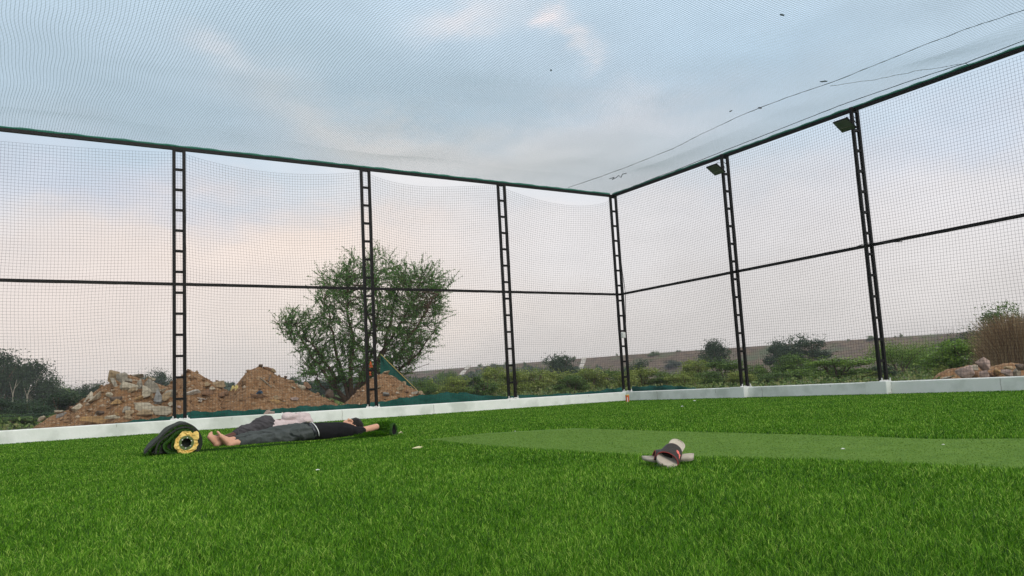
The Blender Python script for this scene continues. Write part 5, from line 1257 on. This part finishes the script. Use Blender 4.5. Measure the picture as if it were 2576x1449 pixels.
def man():
    dc = .64; J = lambda cx, cy, dv=0.0: K1(cx, cy, dc) + VA*dv
    og = J(1300, 330); og.z = .03; root = empty('person', og)
    tag(root, 'person in pale pinkish shirt and grey trousers lying behind the other, face hidden', 'person')
    hp = J(1195, 268); kn = J(985, 325, -.02); an = J(835, 374, -.02); kn2 = J(1000, 340, .12); an2 = J(835, 384, .12); hp2 = J(1195, 290, .12)
    torso = [cap(J(1200, 272), .068, J(1480, 262), .072), cap(J(1200, 290, .10), .06, J(1480, 280, .10), .07)]
    should = [cap(J(1490, 240), .066, J(1520, 225, .03), .052)]
    arm = [cap(J(1505, 196), .034, J(1352, 190, .0), .028), cap(J(1352, 190, .0), .026, J(1450, 185, .12), .024)]
    arm2 = [cap(J(1520, 250, .15), .04, J(1600, 260, .28), .032), cap(J(1600, 260, .28), .03, J(1540, 255, .36), .022)]
    hb = J(1450, 185, .12); d = (UL*.8+VA*.5).normalized(); arm += [cap(hb, .022, hb+d*.05, .02)] + [cap(hb+d*.045+Z*(-.02+.012*k), .0085, hb+d*(.045+(.04, .055, .058, .05, .03)[k])+Z*(-.02+.012*k), .007) for k in range(5)]
    hd = J(1545, 275, .13); head = [cap(J(1500, 262, .06), .05, hd, .05), cap(hd, .078, hd+UL*.03+VA*.02, .075), cap(hd+VA*.06, .05, hd+VA*.07-UL*.03, .035), cap(hd+VA*.1-UL*.01, .012, hd+VA*.105-UL*.02, .01)]
    legs = [cap(hp, .066, kn, .042), cap(kn, .038, an, .030), cap(hp2, .066, kn2, .042), cap(kn2, .046, an2, .030)]
    feet = []
    for a_ in (an, an2):
        h_ = a_ - UL*.03 - Z*.02; b_ = a_ - UL*.035 + Z*.02 + VA*.09; feet += [cap(a_, .028, h_, .030), cap(h_, .028, b_, .024)] + [cap(b_+UL*x, .012, b_+UL*x+VA*.035+Z*.01, .009) for x in (-.03, -.015, 0, .014, .027)]
    body_mesh('body', torso+should+arm+arm2+head+legs+feet, .0065, M['skin_dark'], root, og, 3)
    body_mesh('hair', [cap(hd+UL*.02+Z*.01-VA*.01, .080, hd+UL*.03+VA*.02, .078)], .007, M['hair'], root, og, 2, .006, .02, 3)
    body_mesh('trousers', [cap(hp, .092, kn, .064), cap(kn, .062, an.lerp(kn, .72), .050), cap(hp2, .09, kn2, .064), cap(kn2, .06, an2.lerp(kn2, .7), .05), cap(J(1120, 262, -.02), .075, J(1200, 262), .09)], .008, M['greypants'], root, og, 3, .026, .07, 31)
    MB().tube([an.lerp(kn, .66)+VA*math.cos(a)*.052+Z*math.sin(a)*.052-og for a in [2*math.pi*k/16 for k in range(17)]], .009, 6).build('rolled_cuff', M['greypants'], root, smooth=True)
    shirt = [cap(J(1235, 284), .082, J(1480, 274), .086), cap(J(1235, 296, .1), .078, J(1480, 286, .1), .082), cap(J(1485, 235), .085, J(1535, 208, .02), .060), cap(J(1530, 240), .08, J(1560, 250, .06), .062), cap(J(1540, 190, 0), .040, J(1480, 190, -.02), .050)]
    shirt += [cap(J(1510, 190), .046, J(1352, 190, -.03), .038), cap(J(1352, 190, -.03), .037, J(1400, 186, .08), .040), cap(J(1520, 250, .15), .05, J(1590, 258, .26), .045)]
    body_mesh('shirt', shirt, .008, M['linen'], root, og, 2, .014, .08, 41)
man()

# ------------------------------------------------------------------ slippers
def slipper(name, Mw, label, mark=True):
    root = bpy.data.objects.new(name, None); COL.objects.link(root); root.matrix_world = Mw; root.empty_display_size = .1
    tag(root, label, 'slipper', 'pair of slippers on the turf')
    L_ = .262
    def hw(t):           # t 0 heel .. 1 toe
        e = min(1, max(0, t)); end = math.sqrt(max(0, 1-((e-.16)/.16)**2)) if e < .16 else (math.sqrt(max(0, 1-((e-.80)/.20)**2)) if e > .80 else 1)
        return (.040 + .013*max(0, min(1, (e-.3)/.4)))*end
    def top(t, s):       # height of the footbed
        return .017 + .010*(1-t) - .004*math.sin(math.pi*t) + .008*abs(s)**3 + .004*max(0, t-.85)/.15
    nx, ny = 30, 10; vs = []; fs = []
    for i in range(nx+1):
        t = .5-.5*math.cos(math.pi*i/nx); w = max(hw(t), .0015)
        for j in range(ny+1): s = -1+2*j/ny; vs.append((L_*(t-.5), w*s, top(t, s)))
    b = len(vs)
    for i in range(nx+1):
        t = .5-.5*math.cos(math.pi*i/nx); w = max(hw(t)*.93, .001)
        for j in range(ny+1): s = -1+2*j/ny; vs.append((L_*.98*(t-.5), w*s, .0 + .010*max(0, t-.78)/.22 + .004*max(0, .1-t)/.1))
    for i in range(nx):
        for j in range(ny): a = i*(ny+1)+j; fs.append((a, a+ny+1, a+ny+2, a+1)); fs.append((b+a, b+a+1, b+a+ny+2, b+a+ny+1))
        a = i*(ny+1); fs.append((a, b+a, b+a+ny+1, a+ny+1)); a += ny; fs.append((a, a+ny+1, b+a+ny+1, b+a))
    for j in range(ny): fs.append((j, j+1, b+j+1, b+j)); a = nx*(ny+1)+j; fs.append((a, b+a, b+a+1, a+1))
    me = pymesh('footbed', vs, fs); fb = link('footbed', me, M['foam'], root, smooth=True)
    # strap
    vs = []; fs = []; n1, n2 = 10, 24; x0, x1 = -.012, .074
    def arch(x, a):      # a 0..pi
        w = hw(x/L_+.5)+.003; h = .047 - .008*(x-x0)/(x1-x0); bend = .014*math.sin(a)
        return Vector((x - bend, -w*math.cos(a), .012 + (h+.004)*math.sin(a)**.8))
    for i in range(n1+1):
        for j in range(n2+1): vs.append(arch(x0+(x1-x0)*i/n1, math.pi*j/n2))
    for i in range(n1):
        for j in range(n2): a = i*(n2+1)+j; fs.append((a, a+1, a+n2+2, a+n2+1))
    st = link('strap', pymesh('strap', vs, fs), M['strap'], root, smooth=True); md = st.modifiers.new('t', 'SOLIDIFY'); md.thickness = .005; md.offset = 0
    for x in (x0, x1): MB().tube([arch(x, math.pi*j/24) for j in range(25)], .0026, 6).build('piping', M['red'], st, smooth=True)
    # small coral emblem on one side of the strap
    ctr, ang = .034, math.pi*.71
    shp = [(-.013, .000), (-.006, .006), (.000, .004), (.004, .010), (.012, .018), (.010, .008), (.008, .000), (.010, -.006), (.003, -.002), (-.004, -.008), (-.012, -.007)]
    pv = []
    for ex, ey in shp:
        p = arch(ctr+ey*1.5, ang + ex*26); c_ = arch(ctr, math.pi/2); nrm = Vector((0, p.y, p.z-.015)).normalized(); pv.append(p + nrm*.0042)
    cc = sum(pv, Vector())/len(pv); em = pymesh('emblem', [cc]+pv, [(0, i+1, (i+1) % len(pv)+1) for i in range(len(pv))]); link('emblem', em, M['coral'], st)
    if mark:
        hs = MB(); hs.box((-.098, 0, top(.12, 0)+.0012), .022, .016, .0012); hs.build('heel_mark', M['rock_blue'], fb)
    return root
a0 = G(1618, 1166, .02); a1 = G(1744, 1160, .02)
ctr = (a0+a1)/2; xd = (a0-a1).normalized(); xd.z = .02; xd.normalize(); yd = Z.cross(xd).normalized(); zd = xd.cross(yd)
B = Matrix((xd, yd, zd)).transposed().to_4x4()
slipper('slipper', Matrix.Translation(Vector((ctr.x, ctr.y, .026))) @ B, 'pale grey slipper with a dark strap lying flat under the other one', True)
tv = Vector((ctr.x, ctr.y, 0)).normalized(); rv = Vector((tv.y, -tv.x, 0))
toe = G(1668, 1180, .0); hd_ = (rv*.088 + tv*.235 + Z*.095).normalized()      # toe -> heel
xd = -hd_; yd = (Z.cross(xd)).normalized(); zd = xd.cross(yd)
B = Matrix((xd, yd, zd)).transposed().to_4x4() @ Matrix.Rotation(R(-30), 4, 'X')
slipper('slipper', Matrix.Translation(toe + hd_*.122 + Z*.004) @ B, 'pale slipper leaning on the other one, dark strap with a coral red emblem', False)

# ------------------------------------------------------------------ small litter
def scrap(px, py, w, h, m, label, nm='paper_scrap', cat='scrap', z=.034, grp=None):
    p = G(px, py, z); dep = Vector((p.x, p.y, 0)).normalized(); lat = Vector((dep.y, -dep.x, 0)); rr = random.Random(int(px*7+py)); vs = []; n = 9
    vs.append(Z*h*.9)
    for i in range(n): a = 2*math.pi*i/n; k = rr.uniform(.6, 1.1); vs.append(lat*math.cos(a)*w*.5*k + dep*math.sin(a)*w*.28*k + Z*rr.uniform(0, h*.6))
    o = link(nm, pymesh(nm, vs, [(0, i+1, (i+1) % n+1) for i in range(n)]), M[m]); md = o.modifiers.new('t', 'SOLIDIFY'); md.thickness = .0015; o.location = p; tag(o, label, cat, grp)
scrap(1053, 1127, .095, .016, 'leafdry', 'pale yellow dry leaf lying on the turf left of the pitch', 'dry_leaf', 'leaf')
scrap(2120, 1130, .028, .008, 'paperwhite', 'small white scrap on the pitch right of the slippers', z=.008)
scrap(2373, 1119, .02, .006, 'paperwhite', 'tiny white scrap on the far edge of the pitch at the right', z=.008)
scrap(1296, 1085, .02, .006, 'paperwhite', 'tiny white fleck near the far left corner of the pitch', z=.008)
scrap(1748, 1009, .06, .02, 'paperwhite', 'white crumpled scrap on the far turf right of the corner', z=.036)
scrap(1716, 1023, .05, .015, 'paperwhite', 'small white fleck on the far turf below the crumpled scrap', z=.036)
scrap(799, 1183, .022, .008, 'paperwhite', 'tiny white fleck on the turf below the boy', z=.036)
scrap(1008, 1091, .05, .03, 'leafdry', 'small yellowish scrap beside the curled end of the turf strip', z=.034)
scrap(2240, 989, .09, .012, 'rock_pale', 'flat pale chip at the foot of the right wall left of the nearer pier', z=.03)
def packet():
    p = C0 + NL*(IL+.09) + NR*(IR+.07) - UL*.0; q = G(1579, 1012, 0); p = Vector((q.x, q.y, 0)); root = empty('drink_cup', p); tag(root, 'small red and orange drink cup standing in the far corner against the wall', 'cup')
    mb = MB(); mb.tube([(0, 0, .0), (0, 0, .15)], [.034, .042], 16); mb.build('cup', M['cup_red'], root, smooth=False)
    MB().tube([(0, 0, .15), (0, 0, .165)], [.045, .044], 16).build('rim', M['cup_yellow'], root)
    MB().box((-.005, -.040, .06), .016, .006, .10).build('stripe', M['paperwhite'], root)
    MB().tube([(.01, 0, .16), (.02, 0, .20)], .005, 6).build('straw', M['paperwhite'], root)
packet()

# ------------------------------------------------------------------ air
HAZE = True
if HAZE:
    me = pymesh('haze', [(x, y, z) for z in (-1.2, 13.0) for y in (-80, 620) for x in (-420, 420)], [(0, 2, 3, 1), (4, 5, 7, 6), (0, 1, 5, 4), (2, 6, 7, 3), (0, 4, 6, 2), (1, 3, 7, 5)])
    hm = bpy.data.materials.new('haze'); hm.use_nodes = True; nt = hm.node_tree; nt.nodes.clear(); N = nt.nodes.new
    v = N('ShaderNodeVolumePrincipled'); v.inputs['Color'].default_value = (.86, .88, .92, 1); v.inputs['Density'].default_value = .0006; v.inputs['Anisotropy'].default_value = .2
    out = N('ShaderNodeOutputMaterial'); nt.links.new(v.outputs[0], out.inputs['Volume'])
    o = link('haze', me, hm); tag(o, 'thin pale haze in the air', None, kind='stuff')
